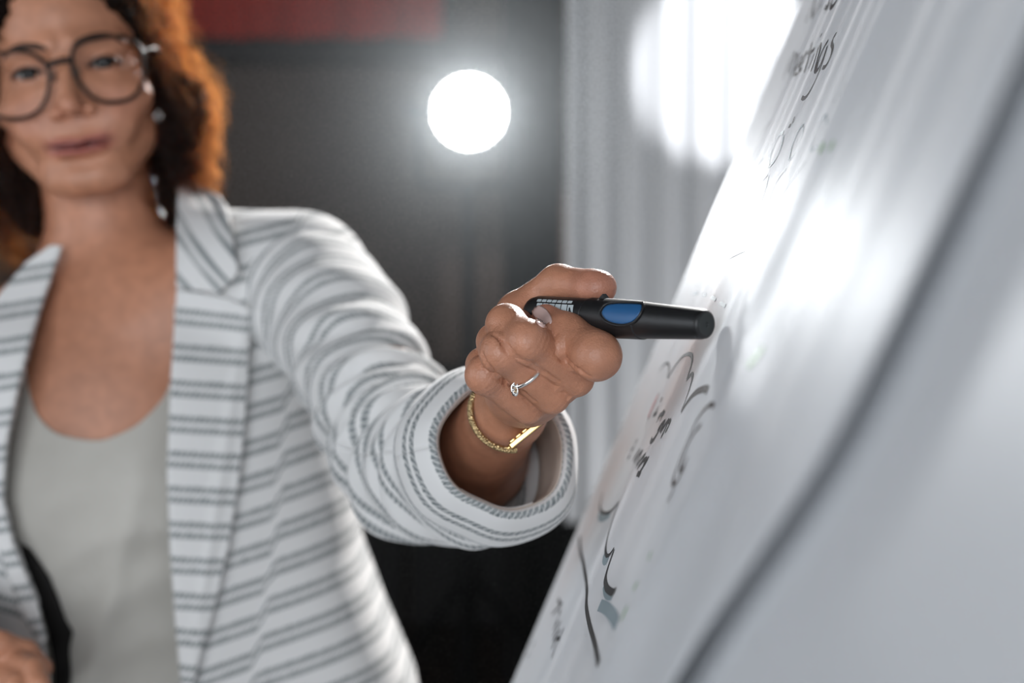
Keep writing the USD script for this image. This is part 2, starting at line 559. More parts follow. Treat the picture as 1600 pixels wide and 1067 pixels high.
# black panels standing in for light falloff below, timber rail and red cloth above
pan = thing("falloff_panelling", (-0.7, Y1 - 0.03, 0), "black panels standing in for light falloff along the foot of the grey-brown back wall", "panelling")
for k in range(9):
    x = X0 + 0.02 + k * 0.55
    part(pan, "panel", box((x, Y1 - 0.035, 0.0), (min(x + 0.54, X1 - 0.02), Y1 - 0.002, 0.92), 0.008), M_black, False)
part(pan, "cap_rail", box((X0 + 0.01, Y1 - 0.05, 0.925), (X1 - 0.01, Y1 - 0.002, 0.965), 0.006), M_black, False)
single("picture_rail", box((X0 + 0.01, Y1 - 0.10, 2.045), (X1 - 0.01, Y1 - 0.002, 2.125), 0.008), M_rail, "dark timber rail across the back wall under the red cloth", "rail")


def drape(x0, x1, y, z0, z1, amp, period, seed=0, n=None, thick=0.004, pinch=0.35):
    n = n or int((x1 - x0) / period * 16)
    u = np.linspace(0, 1, n)
    r = np.random.default_rng(seed)
    ph = np.cumsum(0.7 + 0.6 * r.random(n)); ph = ph / ph[-1] * (x1 - x0) / period * 2 * math.pi
    zz = np.linspace(z1, z0, 28)
    V = []
    for i, z in enumerate(zz):
        w = 1 - pinch * math.exp(-((z1 - z) / 0.25))
        off = amp * w * (np.sin(ph + 0.25 * math.sin(2.2 * z + seed)) + 0.35 * np.sin(2.3 * ph + 1.3 * z))
        V.append(np.stack([x0 + (x1 - x0) * u + 0.25 * amp * np.cos(ph), y + off, np.full(n, z)], 1))
    V = np.array(V)
    i, j = np.meshgrid(np.arange(len(zz) - 1), np.arange(n - 1), indexing="ij")
    F = np.stack([i * n + j, (i + 1) * n + j, (i + 1) * n + j + 1, i * n + j + 1], -1).reshape(-1, 4)
    F = np.vstack([F[:, [0, 1, 2]], F[:, [0, 2, 3]]])
    return solidify(V.reshape(-1, 3), F, thick)


single("red_pelmet", drape(X0 + 0.05, -0.24, Y1 - 0.16, 2.125, 2.95, 0.025, 0.22, 3), M_red, "dark red cloth pelmet hanging above the timber rail at the back", "curtain")
single("black_drape", drape(-0.03, 0.15, 4.42, 0.01, 2.95, 0.02, 0.09, 5), M_blackcloth, "narrow black drape hanging between the stage lamp and the white curtain", "curtain")
M_sheer = look("white_curtain_cloth", {"d": ("diffuse_bsdf", {"color": (0.78, 0.79, 0.81)}), "t": ("translucent_bsdf", {"color": (0.73, 0.75, 0.78)}), "p": ("mix_closure", {"fac": 0.3})},
               [("d.BSDF", "p.closure1"), ("t.BSDF", "p.closure2")], surface="p.closure")
cur = thing("white_curtain", (0.43, 3.6, 0.74), "white pleated curtain lit by a round spot of light behind the board", "curtain")
part(cur, "cloth", drape(0.135, 0.715, 3.6, 0.70, 2.74, 0.009, 0.090, 11, thick=0.003), M_sheer)
part(cur, "curtain_rail", tube(np.array([[0.09, 3.6, 2.755], [0.76, 3.6, 2.755]]), 0.013, 12), M_steel)
for x in (0.14, 0.70):
    part(cur, "rail_bracket", box((x - 0.012, 3.588, 2.76), (x + 0.012, 3.612, 3.0), 0.002), M_steel, False)

# ------------------------------------------------------------------ stage lamp on its stand
M_lens = look("lamp_lens", {"p": ("emission", {"color": (0.95, 0.98, 1.0), "strength": LAMP_POWER})}, surface="p.emission")
ax = (LAMP_AIM - LAMP) / length(LAMP_AIM - LAMP)
lamp = thing("stage_lamp", (LAMP[0], LAMP[1], 0), "glowing round stage lamp on a black stand in front of the back wall", "lamp")
part(lamp, "lens", lathe([(0.0, 0.0), (0.0, 0.03), (-0.001, 0.062), (-0.006, 0.072), (-0.012, 0.072)], LAMP, ax, 64), M_lens)
part(lamp, "housing", lathe([(0.03, 0.084), (0.03, 0.089), (-0.06, 0.090), (-0.08, 0.084), (-0.24, 0.078), (-0.27, 0.065), (-0.275, 0.0)], LAMP, ax, 48), M_dark_metal)
part(lamp, "lens_ring", lathe([(-0.012, 0.0725), (0.0, 0.0725), (0.03, 0.084), (0.03, 0.086), (-0.012, 0.086)], LAMP, ax, 48), M_dark_metal)
c = LAMP - 0.12 * ax
yoke = np.array([[c[0] - 0.125, c[1], c[2]], [c[0] - 0.125, c[1], c[2] - 0.16], [c[0] - 0.10, c[1], c[2] - 0.19], [c[0] + 0.10, c[1], c[2] - 0.19], [c[0] + 0.125, c[1], c[2] - 0.16], [c[0] + 0.125, c[1], c[2]]])
part(lamp, "yoke", tube(curve(yoke, n=60), 0.010, 8), M_dark_metal)
for s in (-1, 1):
    part(lamp, "yoke_knob", lathe([(-0.035, 0.0), (-0.035, 0.012), (0.012, 0.012), (0.012, 0.024), (0.035, 0.022), (0.035, 0.0)], (c[0] + s * 0.125, c[1], c[2]), (s, 0, 0), 16), M_dark_metal)
part(lamp, "stand_pole", tube(np.array([[c[0], c[1], 0.25], [c[0], c[1], c[2] - 0.185]]), 0.016, 16), M_dark_metal)
part(lamp, "collar", lathe([(0, 0.0), (0, 0.028), (0.06, 0.028), (0.06, 0.0)], (c[0], c[1], 0.52), (0, 0, 1), 16), M_dark_metal)
for k in range(3):
    a = 2 * math.pi * k / 3 + 0.4
    part(lamp, "leg", tube(np.array([[c[0], c[1], 0.55], [c[0] + 0.45 * math.cos(a), c[1] + 0.45 * math.sin(a), 0.012]]), 0.011, 10), M_dark_metal)

# ceiling spot whose beam falls on the curtain
for SP_, SA_, lab in ((SPOT_POS, SPOT_AIM, "black profile spot hung from the ceiling and aimed at the white curtain"), (BACK_POS, BACK_AIM, "black profile spot hung from the ceiling and aimed at the woman's back")):
    ax2 = (SA_ - SP_) / length(SA_ - SP_)
    ps = thing("ceiling_spot", SP_, lab, "lamp")
    part(ps, "barrel", lathe([(-0.03, 0.0), (-0.03, 0.058), (-0.02, 0.065), (-0.03, 0.072), (-0.30, 0.072), (-0.34, 0.05), (-0.34, 0.0)], SP_ - 0.03 * ax2, ax2, 32), M_dark_metal)
    part(ps, "hanging_bracket", tube(np.array([SP_ - 0.2 * ax2, [SP_[0] - 0.2 * ax2[0], SP_[1] - 0.2 * ax2[1], ZT]]), 0.012, 10), M_dark_metal)

axf = (FLOOD_AIM - FLOOD_POS) / length(FLOOD_AIM - FLOOD_POS)
fb = thing("added_floor_flood", (FLOOD_POS[0], FLOOD_POS[1], 0), "small black flood lamp added out of sight behind the board to brighten the curtain", "lamp")
part(fb, "barrel", lathe([(-0.04, 0.0), (-0.04, 0.055), (-0.03, 0.062), (-0.04, 0.068), (-0.16, 0.066), (-0.18, 0.05), (-0.18, 0.0)], FLOOD_POS - 0.03 * axf, axf, 32), M_dark_metal)
cf = FLOOD_POS - 0.13 * axf
part(fb, "foot_bracket", tube(np.array([cf, [cf[0], cf[1], 0.02]]), 0.012, 10), M_dark_metal)
part(fb, "foot_plate", box((cf[0] - 0.09, cf[1] - 0.09, 0.0), (cf[0] + 0.09, cf[1] + 0.09, 0.02), 0.004), M_dark_metal, False)

# haze volume added to give the lens glow round the lamp
HAZE = 0.013
M_haze = look("lens_glow_haze", {"v": ("principled_volume", {"color": (0.93, 0.98, 1.0), "density": HAZE, "anisotropy": 0.82})}, volume="v.volume")
single("lens_glow_haze", box((-2.5, 1.75, 0.64), (0.9, 3.50, 2.40)), M_haze, "thin haze added to give the lens glow round the stage lamp", "haze", kind="stuff")

# ------------------------------------------------------------------ the board and its paper
BX, E1, E2 = 0.064, np.array([0.0765, 1.0, 0.0]), np.array([0.416, 0.0, 1.0])
NB = np.cross(E2, E1); NB = NB / length(NB); NB = NB if NB[0] < 0 else -NB      # the writing side faces this way
B0 = np.array([BX, 0.0, CAM[2]])
INV = np.linalg.inv(np.stack([E1, E2, NB], 1))


def g1(x, c, w):
    return np.exp(-((x - c) / w) ** 2)


CREST = PchipInterpolator([-0.8, -0.30, -0.166, -0.121, -0.061, -0.015, 0.025, 0.10, 0.7], [0.54, 0.520, 0.502, 0.487, 0.468, 0.560, 0.528, 0.53, 0.53])
CREST_H = PchipInterpolator([-0.8, -0.30, -0.166, -0.061, -0.015, 0.05, 0.15, 0.7], [0.002, 0.0044, 0.0050, 0.0050, 0.0036, 0.0028, 0.0012, 0.001])


EDGE = PchipInterpolator([-0.8, -0.35, -0.113, -0.036, 0.0, 0.03, 0.7], [0.52, 0.46, 0.36, 0.299, 0.291, 0.287, 0.280])
BACK_H = -0.0070


def paper_h(s, t):
    """How far the paper lifts off the board at s (along) and t (up)."""
    cr_ = CREST(t)
    h = CREST_H(t) * np.exp(-((s - cr_) / np.where(s > cr_, 0.021, 0.045)) ** 2)
    h = h + 0.0004 * np.sin(s * 62 + 6 * t) * g1(s, 0.78, 0.28) + 0.0006 * np.sin(s * 34 - 3 * t + 1.0)
    h = h + 0.00035 * np.sin(s * 118 + 4 * t + 2.0) * (0.5 + 0.5 * np.sin(9 * t))
    far = 1 / (1 + np.exp((s - 0.90) / 0.04))
    return np.where(s < EDGE(t), BACK_H, h * far + 0.0014)


def board_pt(s, t, h):
    s, t, h = np.broadcast_arrays(np.asarray(s, float), np.asarray(t, float), np.asarray(h, float))
    return B0 + s[..., None] * E1 + t[..., None] * E2 + h[..., None] * NB


def on_paper(px, py):
    """(s, t) of the paper seen at each pixel."""
    d = np.linspace(0.14, 1.9, 1800)
    q = (P(np.asarray(px, float)[:, None], np.asarray(py, float)[:, None], d[None]) - B0) @ INV.T
    g = q[..., 2] - paper_h(q[..., 0], q[..., 1])
    i = np.argmax(g < 0, 1)
    r = np.arange(len(i))
    i = np.maximum(i, 1)
    w = g[r, i - 1] / (g[r, i - 1] - g[r, i])
    st = q[r, i - 1] + (q[r, i] - q[r, i - 1]) * w[:, None]
    return st[:, :2]


S0, S1, T0, T1 = 0.154, 1.111, -0.60, 0.52
M_paper = look("white_paper", {"t": ("texture_coordinate", {}), "n": ("noise_texture", {"scale": 900.0, "detail": 2.0}), "b": ("bump", {"strength": 0.05, "distance": 0.0004}),
                               "r": ("principled_bsdf", {"base_color": (0.86, 0.87, 0.89), "roughness": 0.50, "specular_ior_level": 0.07}), "u": ("translucent_bsdf", {"color": (0.86, 0.87, 0.89)}), "p": ("mix_closure", {"fac": 0.16})},
               [("t.object", "n.vector"), ("n.fac", "b.height"), ("b.normal", "r.normal"), ("r.BSDF", "p.closure1"), ("u.BSDF", "p.closure2")], surface="p.closure")
M_board = plain("pale_board", (0.62, 0.63, 0.64), 0.6)
M_alu = plain("aluminium", (0.55, 0.56, 0.58), 0.35, 0.9)
foot = board_pt(0.64, T0, 0); foot[2] = 0
bd = thing("flip_chart_board", foot, "tilted presentation board on a metal easel behind the white paper", "board")


def slab(s0, s1, t0, t1, h0, h1):
    c = np.array([board_pt(s, t, h) for s in (s0, s1) for t in (t0, t1) for h in (h0, h1)])
    return trimesh.convex.convex_hull(c)


part(bd, "panel", slab(S0 + 0.02, S1 - 0.012, T0 + 0.01, T1, -0.032, -0.0115), M_board, False)
part(bd, "top_clamp", slab(S0 + 0.05, S1 - 0.03, T1 + 0.002, T1 + 0.05, -0.032, 0.012), M_alu, False)
part(bd, "pen_tray", slab(S0 + 0.10, S1 - 0.10, T0 - 0.02, T0 + 0.008, -0.03, 0.04), M_alu, False)
for s in (S0 + 0.14, S1 - 0.10):
    a = board_pt(s, T1 - 0.1, -0.044); b = board_pt(s, T0 - 0.02, -0.044)
    k = (b[2] - 0.012) / (a[2] - b[2])
    part(bd, "front_leg", tube(np.array([a, b + (b - a) * k]), 0.0125, 12), M_alu)
a = board_pt(0.64, T1 - 0.15, -0.05)
part(bd, "rear_leg", tube(np.array([a, [a[0] + 0.55, a[1] + 0.04, 0.012]]), 0.0125, 12), M_alu)

def sheet(us, tt, s_of, h_of):
    U, Tg = np.meshgrid(us, tt, indexing="ij")
    Sg = s_of(U, Tg)
    V = board_pt(Sg, Tg, h_of(Sg, Tg)).reshape(-1, 3)
    nt = len(tt)
    i, j = np.meshgrid(np.arange(len(us) - 1), np.arange(nt - 1), indexing="ij")
    F = np.stack([i * nt + j, (i + 1) * nt + j, (i + 1) * nt + j + 1, i * nt + j + 1], -1).reshape(-1, 4)
    F = np.vstack([F[:, [0, 1, 2]], F[:, [0, 2, 3]]])
    return solidify(V, F if (vnormals(V, F) @ NB).mean() > 0 else F[:, ::-1], 0.0006)


tt = np.linspace(T0, T1 - 0.004, 170)
us = np.unique(np.concatenate([np.linspace(0, 1, 190), np.linspace(0.12, 0.5, 110)]))
pp = thing("paper_sheet", board_pt(0.64, T0, 0), "large white paper sheet with black handwriting and drawings on the tilted board", "paper")
part(pp, "sheet", sheet(us, tt, lambda u, t: EDGE(t) + 0.0004 + (S1 - EDGE(t)) * u, paper_h), M_paper, True)
single("paper_sheet", sheet(np.linspace(0, 1, 60), tt, lambda u, t: S0 + (0.66 - S0) * u, lambda s, t: BACK_H + 0.0005 * np.sin(s * 21 + 2 * t)), M_paper, "blank white paper sheet behind the lifted edge of the written sheet", "paper", smooth=True)
M_ink = plain("black_ink", (0.012, 0.012, 0.014), 0.45, spec=0.3)
M_ink_grey = plain("grey_ink", (0.36, 0.39, 0.41), 0.5)
M_ink_blue = plain("blue_grey_ink", (0.26, 0.34, 0.38), 0.5)
M_ink_red = plain("red_ink", (0.62, 0.20, 0.21), 0.5)
M_ink_green = plain("green_ink", (0.20, 0.42, 0.16), 0.5)


def ribbon(pts, w, up=0.00025):
    """A pen stroke through pixels of the photograph, w metres wide on the paper."""
    c = curve(pts, n=max(24, 10 * len(pts)))
    st = on_paper(c[:, 0], c[:, 1])
    l = np.concatenate([[0], np.cumsum(length(np.diff(st, axis=0)))])
    n = max(8, int(l[-1] / 0.0015))
    x = np.linspace(0, l[-1], n)
    st = np.stack([np.interp(x, l, st[:, 0]), np.interp(x, l, st[:, 1])], 1)
    k = max(1, min(5, n // 8))
    ker = np.ones(2 * k + 1) / (2 * k + 1)
    st = np.stack([np.convolve(np.pad(st[:, q], k, mode="edge"), ker, "valid") for q in (0, 1)], 1)
    T = np.gradient(st, axis=0); T /= np.maximum(length(T)[:, None], 1e-9)
    N = np.stack([-T[:, 1], T[:, 0]], 1)
    e = np.minimum(np.arange(n), np.arange(n)[::-1]) * 0.0015
    ww = w / 2 * np.sqrt(np.clip(1 - (1 - np.clip(e / (w / 2), 0, 1)) ** 2, 0.05, 1))
    A, B = st + N * ww[:, None], st - N * ww[:, None]
    V = np.vstack([board_pt(q[:, 0], q[:, 1], paper_h(q[:, 0], q[:, 1]) + up) for q in (A, st, B)])
    i = np.arange(n - 1)
    F = np.vstack([np.stack([i + a * n, i + 1 + a * n, i + 1 + (a + 1) * n, i + (a + 1) * n], 1) for a in (0, 1)])
    F = np.vstack([F[:, [0, 1, 2]], F[:, [0, 2, 3]]])
    if (vnormals(V, F) @ NB).mean() < 0:
        F = F[:, ::-1]
    return trimesh.Trimesh(V, F, process=False)


def ink(name, mat, x0, y0, sc, strokes, label=None, w=0.0022, up=0.00025):
    ms = []
    for st in strokes:
        ww = w
        if not isinstance(st[0], tuple):
            ww, st = st[0], st[1]
        ms.append(ribbon([(x0 + a / sc, y0 + b / sc) for a, b in st], ww, up))
    for k, m in enumerate(ms):
        part(pp, name, m, mat, False, label=label if k == 0 else None)


ink("handwriting", M_ink, 1200, 0, 6.28, [
    [(142, 790), (190, 650), (242, 515)], [(190, 720), (235, 570), (262, 508), (262, 545), (205, 745)], [(235, 650), (285, 535), (294, 527), (285, 590), (225, 775)],
    [(255, 690), (300, 640), (335, 590), (338, 560), (318, 575), (268, 690), (262, 730), (290, 728), (310, 700)], [(300, 665), (345, 610), (378, 540), (382, 515), (362, 530), (318, 640), (312, 690), (335, 680)],
    [(350, 735), (395, 590), (436, 410)], [(390, 520), (425, 508), (460, 480)], [(395, 692), (430, 600), (458, 520)], [(518, 352), (528, 342)],
    [(418, 718), (470, 560), (500, 450)], [(445, 640), (485, 510), (512, 437), (520, 460), (490, 580), (456, 690), (466, 716), (490, 690)],
    [(600, 398), (572, 415), (520, 530), (478, 650), (468, 705), (490, 700), (540, 590), (602, 395), (545, 580), (500, 720), (440, 850), (375, 960), (350, 975), (333, 948)],
    [(676, 328), (655, 342), (626, 400), (628, 440), (642, 480), (620, 560), (585, 640), (548, 672), (537, 655)]], "handwritten word meetings in black ink")
ink("handwriting", M_ink, 1200, 0, 6.28, [
    [(370, 228), (385, 180), (425, 80), (455, 10), (470, -40)], [(438, 182), (443, 90), (462, 20), (490, -60)], [(440, 182), (480, 95), (525, 0), (540, -60)], [(520, 64), (528, 54)],
    [(560, 70), (585, 78), (600, 60), (590, 40), (610, 10), (618, -40)], [(615, 78), (640, 62), (680, 0), (700, -50)], [(615, 78), (620, 40), (645, -30)]], "cut-off handwritten numbers at the top of the sheet", w=0.003)
ink("faint_writing", M_ink_grey, 1200, 0, 6.28, [[(648, 1005), (665, 975)], [(690, 950), (705, 925)], [(722, 905), (736, 880)], [(770, 845), (785, 815)], [(450, 1060), (462, 1035)], [(478, 1010), (490, 985)]], w=0.002)
ink("people_sketch", M_ink_blue, 1080, 160, 3.335, [
    (0.0022, [(482, 163), (470, 160), (440, 205), (412, 285), (405, 340)]), (0.0016, [(405, 340), (440, 300), (470, 235), (484, 165)]),
    (0.0016, [(588, 120), (570, 130), (530, 215), (508, 310)]), (0.0012, [(508, 310), (545, 260), (580, 170), (588, 120)]),
    (0.0016, [(712, 70), (690, 80), (645, 165), (618, 262)]), (0.0012, [(618, 262), (665, 215), (702, 130), (712, 70)])], "three long heads of sketched figures in thin grey lines")
ink("people_sketch", M_ink_grey, 1080, 160, 3.335, [
    [(405, 372), (350, 440), (300, 540), (240, 680), (190, 820)], [(405, 372), (385, 460), (320, 640), (260, 770)], [(500, 340), (440, 420), (395, 540)],
    [(500, 340), (470, 430), (425, 510)], [(605, 300), (560, 360), (500, 440), (450, 520)], [(420, 90), (360, 180), (310, 300), (303, 365), (380, 290)], [(130, 905), (180, 830), (240, 790), (292, 772), (310, 800)], [(205, 640), (160, 740), (120, 860)]], "faint grey bodies of sketched figures", w=0.0010)
ink("ink_blot", M_ink, 1080, 160, 3.335, [[(509, 136), (520, 110)], [(530, 100), (539, 86)]], w=0.004)
ink("dotted_line", M_ink_blue, 1080, 160, 3.335, [[(5, 998), (40, 992)], [(62, 1000), (80, 1005)], [(105, 1015), (130, 1030)], [(150, 1045), (180, 1062)]], w=0.0018)
ink("cloud_outline", M_ink, 940, 540, 4.445, [
    (0.0016, [(395, 200), (420, 152), (455, 122), (470, 140), (470, 190), (452, 245)]), [(452, 245), (500, 160), (560, 82), (608, 58), (632, 80), (625, 140), (595, 230), (583, 262)],
    [(583, 262), (605, 215), (630, 197), (636, 215), (600, 340), (540, 490)], (0.0034, [(548, 475), (590, 400), (650, 330), (700, 305), (732, 300), (738, 325)])], "black cloud outline above the word energy")
ink("spiral", M_ink, 940, 540, 4.445, [
    [(785, 430), (768, 405), (730, 430), (680, 490), (620, 600), (560, 750), (505, 890), (497, 950), (510, 982), (530, 940), (600, 800)],
    [(700, 545), (650, 600), (590, 710), (552, 830), (546, 888), (570, 850), (620, 740)], [(510, 980), (490, 1030), (470, 1067), (455, 1100)]], "black looped spiral line beside the cloud")
ink("heart", M_ink_red, 940, 540, 4.445, [(0.010, [(392, 352), (372, 392), (350, 440), (334, 488)])], "small red heart shape")
ink("handwriting", M_ink, 940, 540, 4.445, [
    [(405, 322), (392, 352)], [(412, 380), (422, 372)], [(322, 515), (336, 488)], [(360, 500), (400, 420)], [(362, 480), (385, 470)], [(375, 550), (398, 500), (436, 455), (418, 500), (398, 545)],
    [(398, 490), (412, 480), (440, 470)], [(385, 600), (405, 565), (445, 520), (420, 570), (400, 610)], [(430, 520), (400, 590), (365, 650), (346, 668), (348, 640)], [(405, 610), (430, 570), (470, 512), (452, 560), (425, 620), (408, 650)],
    [(470, 520), (476, 540), (440, 610)]], "handwritten word energy in black ink", w=0.0028)
ink("handwriting", M_ink, 940, 540, 4.445, [
    [(185, 782), (200, 765)], [(205, 735), (228, 705)], [(235, 680), (252, 655)], [(218, 800), (270, 715)], [(225, 820), (255, 770), (285, 735), (262, 790), (240, 830)],
    [(238, 850), (275, 790), (308, 755)], [(250, 855), (290, 800), (318, 790), (280, 850)], [(250, 905), (285, 850), (332, 770)], [(248, 890), (268, 895), (262, 915)]], "handwritten word enables in black ink", w=0.003)
ink("cloud_outline", M_ink, 820, 780, 3.717, [
    [(455, -40), (440, 30), (442, 65), (462, 82), (495, 75), (530, 40), (552, 8)], [(552, 8), (520, 90), (485, 210), (470, 290), (478, 332), (500, 318), (528, 270)],
    (0.0034, [(528, 270), (500, 350), (475, 420), (468, 470), (480, 520), (518, 542), (535, 518)])], "black scalloped lower edge of the drawn cloud")
ink("cloud_shading", M_ink_blue, 820, 780, 3.717, [
    (0.004, [(440, 60), (432, 95), (445, 112), (470, 108), (500, 85)]), (0.004, [(468, 300), (460, 340), (468, 362), (485, 355)]), (0.004, [(463, 490), (470, 540), (490, 562), (515, 560)]),
    (0.0055, [(432, 614), (470, 630), (505, 665), (528, 705), (536, 735)])], "blue-grey shading strokes under the cloud", up=0.00012)
ink("long_line", M_ink, 820, 780, 3.717, [(0.0030, [(318, 215), (325, 300), (345, 390), (362, 520), (358, 620), (375, 720), (405, 830), (425, 920), (430, 970)])], "long wavy black line across the lower sheet")
ink("green_mark", M_ink_green, 820, 780, 3.717, [(0.004, [(722, 340), (735, 318)]), (0.006, [(650, 490), (640, 520)]), (0.006, [(585, 640), (575, 680)])])
ink("green_mark", M_ink_green, 1100, 380, 1.554, [(0.008, [(126, 268), (129, 285)]), (0.004, [(310, -240), (312, -232)]), (0.004, [(285, -236), (288, -226)])])
ink("handwriting", M_ink, 820, 780, 3.717, [
    [(196, 580), (206, 610)], [(160, 670), (222, 600)], [(206, 640), (200, 680), (170, 740)], [(165, 760), (200, 700)], [(160, 800), (215, 705)], [(162, 825), (208, 755)], [(196, 775), (206, 760)],
    [(150, 882), (185, 810), (205, 815)], [(152, 938), (172, 880), (190, 830), (235, 740)], [(40, 860), (60, 830)], [(10, 920), (30, 890)]], "handwritten word think in black ink", w=0.0026)
# ------------------------------------------------------------------ the woman: frames and signed distances
def unit(v):
    v = np.asarray(v, float)
    return v / np.linalg.norm(v)


HO = P(102, 107, 1.188)
vv = unit(CAM - HO)
r0 = unit(np.array([1.0, 0, 0]) - vv * vv[0]); u0 = np.cross(vv, -r0); u0 = u0 if u0[2] > 0 else -u0
ROLL, YAW, PIT = math.radians(8.5), math.radians(6.0), math.radians(7.0)
r1 = math.cos(ROLL) * r0 + math.sin(ROLL) * u0; u1 = math.cos(ROLL) * u0 - math.sin(ROLL) * r0
f1 = math.cos(YAW) * vv - math.sin(YAW) * r1; r2 = math.cos(YAW) * r1 + math.sin(YAW) * vv
HF = math.cos(PIT) * f1 + math.sin(PIT) * u1; HU = math.cos(PIT) * u1 - math.sin(PIT) * f1; HR = r2
HM = np.stack([HR, HF, HU])                     # rows: her left (to the right in the picture), forward, up


def loc(p):
    return (np.asarray(p, float) - HO) @ HM.T * 1000.0


def H(x, y, z):
    return HO + (np.array([x, y, z], float) / 1000.0) @ HM


def locf(p):
    """Face coordinates: the lower face a little shorter than the plan it is drawn on."""
    q = loc(p)
    q[..., 2] = np.where(q[..., 2] < 0, q[..., 2] * 1.055, q[..., 2])
    return q


def head_sdf(p):
    q = locf(p)
    ax = q.copy(); ax[..., 0] = np.abs(ax[..., 0])
    d = ell(q, (0, -88, 36), (71, 93, 80))
    d = smin(d, ell(q, (0, -48, -22), (64, 55, 62)), 14)
    d = smin(d, rcone(ax, (55, -72, -52), (22, -17, -93), 17, 16), 18)             # jaw
    d = smin(d, rcone(q, (-8, -10, -97), (8, -10, -97), 15, 15), 14)                # chin
    d = smin(d, ell(q, (0, -14, -66), (34, 20, 26)), 14)                            # muzzle
    d = smin(d, ell(ax, (43, -20, -30), (22, 20, 17)), 12)                          # cheekbones
    d = smin(d, ell(ax, (30, -12, -50), (20, 16, 18)), 12)
    d = smin(d, rcone(ax, (8, 0, 20), (44, -16, 17), 9, 8), 10)                     # brow
    d = smax(d, -ell(ax, (31, 11, -1), (17, 15, 11)), 9)                            # sockets
    d = smin(d, length(ax - np.array([31, -13.5, 0])) - 13.4, 3)                    # lids
    d = smin(d, rcone(q, (0, 4, 6), (0, 20, -30), 5.6, 7.6), 7)                       # nose
    d = smin(d, length(q - np.array([0, 22, -34.5])) - 8.4, 4)
    d = smin(d, length(ax - np.array([12.5, 9, -38])) - 7.0, 4)
    d = smax(d, -ell(ax, (7, 14, -44.8), (3.6, 5.5, 4.0)), 2)                     # nostrils
    bend = 0.008 * q[..., 0] ** 2
    lq = q.copy(); lq[..., 1] = lq[..., 1] + bend; lq[..., 2] = lq[..., 2] - 0.003 * q[..., 0] ** 2 + 1.0 * np.exp(-(q[..., 0] / 5) ** 2)
    d = smin(d, rcone(lq, (-20, 4.5, -64.0), (20, 4.5, -64.0), 4.6, 4.6), 4)          # lips
    d = smin(d, rcone(lq, (-15, 5.2, -73.0), (15, 5.2, -73.0), 6.2, 6.2), 4)
    d = smax(d, -ell(lq, (0, 9, -68.2), (28, 9.5, 2.2)), 1.6)
    d = smax(d, -ell(q, (0, 9, -83), (16, 6, 4)), 7)                                # below the lip
    d = smax(d, -ell(ax, (31, 2.5, -0.6), (13.5, 9, 4.1)), 1.5)                      # eye openings
    d = smin(d, ell(ax, (73, -88, -14), (6, 16, 28)), 5)                            # ears
    return d / 1000.0


SHL = P(462, 447, 1.235); SHR = P(-140, 640, 1.285)
NECK_A, NECK_B = H(0, -88, -62), P(182, 455, 1.300)
WR = P(795, 640, 0.782); EL = P(708, 742, 0.985)
WR2 = P(-60, 985, 1.085); EL2 = P(-330, 960, 1.30)


def torso_sdf(p):
    d = ell(p, P(172, 700, 1.300), (0.160, 0.105, 0.175))
    d = smin(d, ell(p, P(172, 950, 1.300), (0.142, 0.098, 0.22)), 0.05)
    d = smin(d, ell(p, P(172, 1230, 1.310), (0.178, 0.112, 0.16)), 0.05)
    for a, s in ((P(172, 475, 1.305), SHL), (P(150, 535, 1.31), SHR)):
        d = smin(d, rcone(p, a, s, 0.056, 0.050), 0.045)
    for x in (92, 248):
        d = smin(d, length(p - P(x, 770, 1.245)) - 0.052, 0.035)
    d = smin(d, rcone(p, NECK_A, NECK_B, 0.050, 0.054), 0.035)
    for x, s in ((150, -1), (215, 1)):                                              # collar bones
        d = smin(d, rcone(p, P(x, 505, 1.228), P(172 + s * 190, 462, 1.245), 0.007, 0.008), 0.014)
    return d


def lower_sdf(p):
    d = ell(p, P(172, 1230, 1.310), (0.170, 0.108, 0.16))
    for x in (-0.095, 0.095):
        hip = P(172, 1330, 1.31) + np.array([x, 0, 0]); knee = np.array([hip[0] + 0.1 * x, hip[1] + 0.0, 0.50]); ank = np.array([hip[0] + 0.1 * x, hip[1] + 0.03, 0.085])
        d = smin(d, rcone(p, hip, knee, 0.082, 0.055), 0.03)
        d = smin(d, rcone(p, knee, ank, 0.055, 0.036), 0.02)
        d = smin(d, rcone(p, ank - [0, 0, 0.035], ank + [0.01 * np.sign(x), -0.15, -0.05], 0.036, 0.028), 0.02)
    return d


def arm_sdf(p):
    d = rcone(p, SHL, EL, 0.044, 0.034)
    fm = EL + 0.35 * (WR - EL)
    d = smin(d, rcone(p, EL, fm, 0.034, 0.0345), 0.02)
    d = smin(d, rcone(p, fm, WR, 0.0345, 0.0190), 0.02)
    return d


def arm2_sdf(p):
    d = rcone(p, SHR, EL2, 0.048, 0.036)
    return smin(d, rcone(p, EL2, WR2, 0.036, 0.022), 0.02)


# fingers of her left hand: joints from knuckle to tip
FING = {
    "index": [(P(920, 543, 0.722), .0108), (P(932, 556, 0.684), .0108), (P(885, 526, 0.6985), .0107), (P(853, 498, 0.7120), .0074)],
    "middle": [(P(898, 590, 0.704), .0100), (P(823, 534, 0.684), .0094), (P(791, 507, 0.699), .0090), (P(810, 506, 0.722), .0078)],
    "ring": [(P(862, 617, 0.707), .0098), (P(782, 550, 0.688), .0089), (P(774, 534, 0.708), .0083), (P(792, 536, 0.728), .0072)],
    "little": [(P(824, 635, 0.717), .0092), (P(757, 586, 0.699), .0082), (P(755, 570, 0.717), .0076), (P(776, 575, 0.733), .0064)],
}
THUMB = [(P(812, 600, 0.765), .0140), (P(812, 492, 0.757), .0120), (P(872, 444, 0.741), .0098), (P(938, 449, 0.7215), .0084)]


GROOVES = []


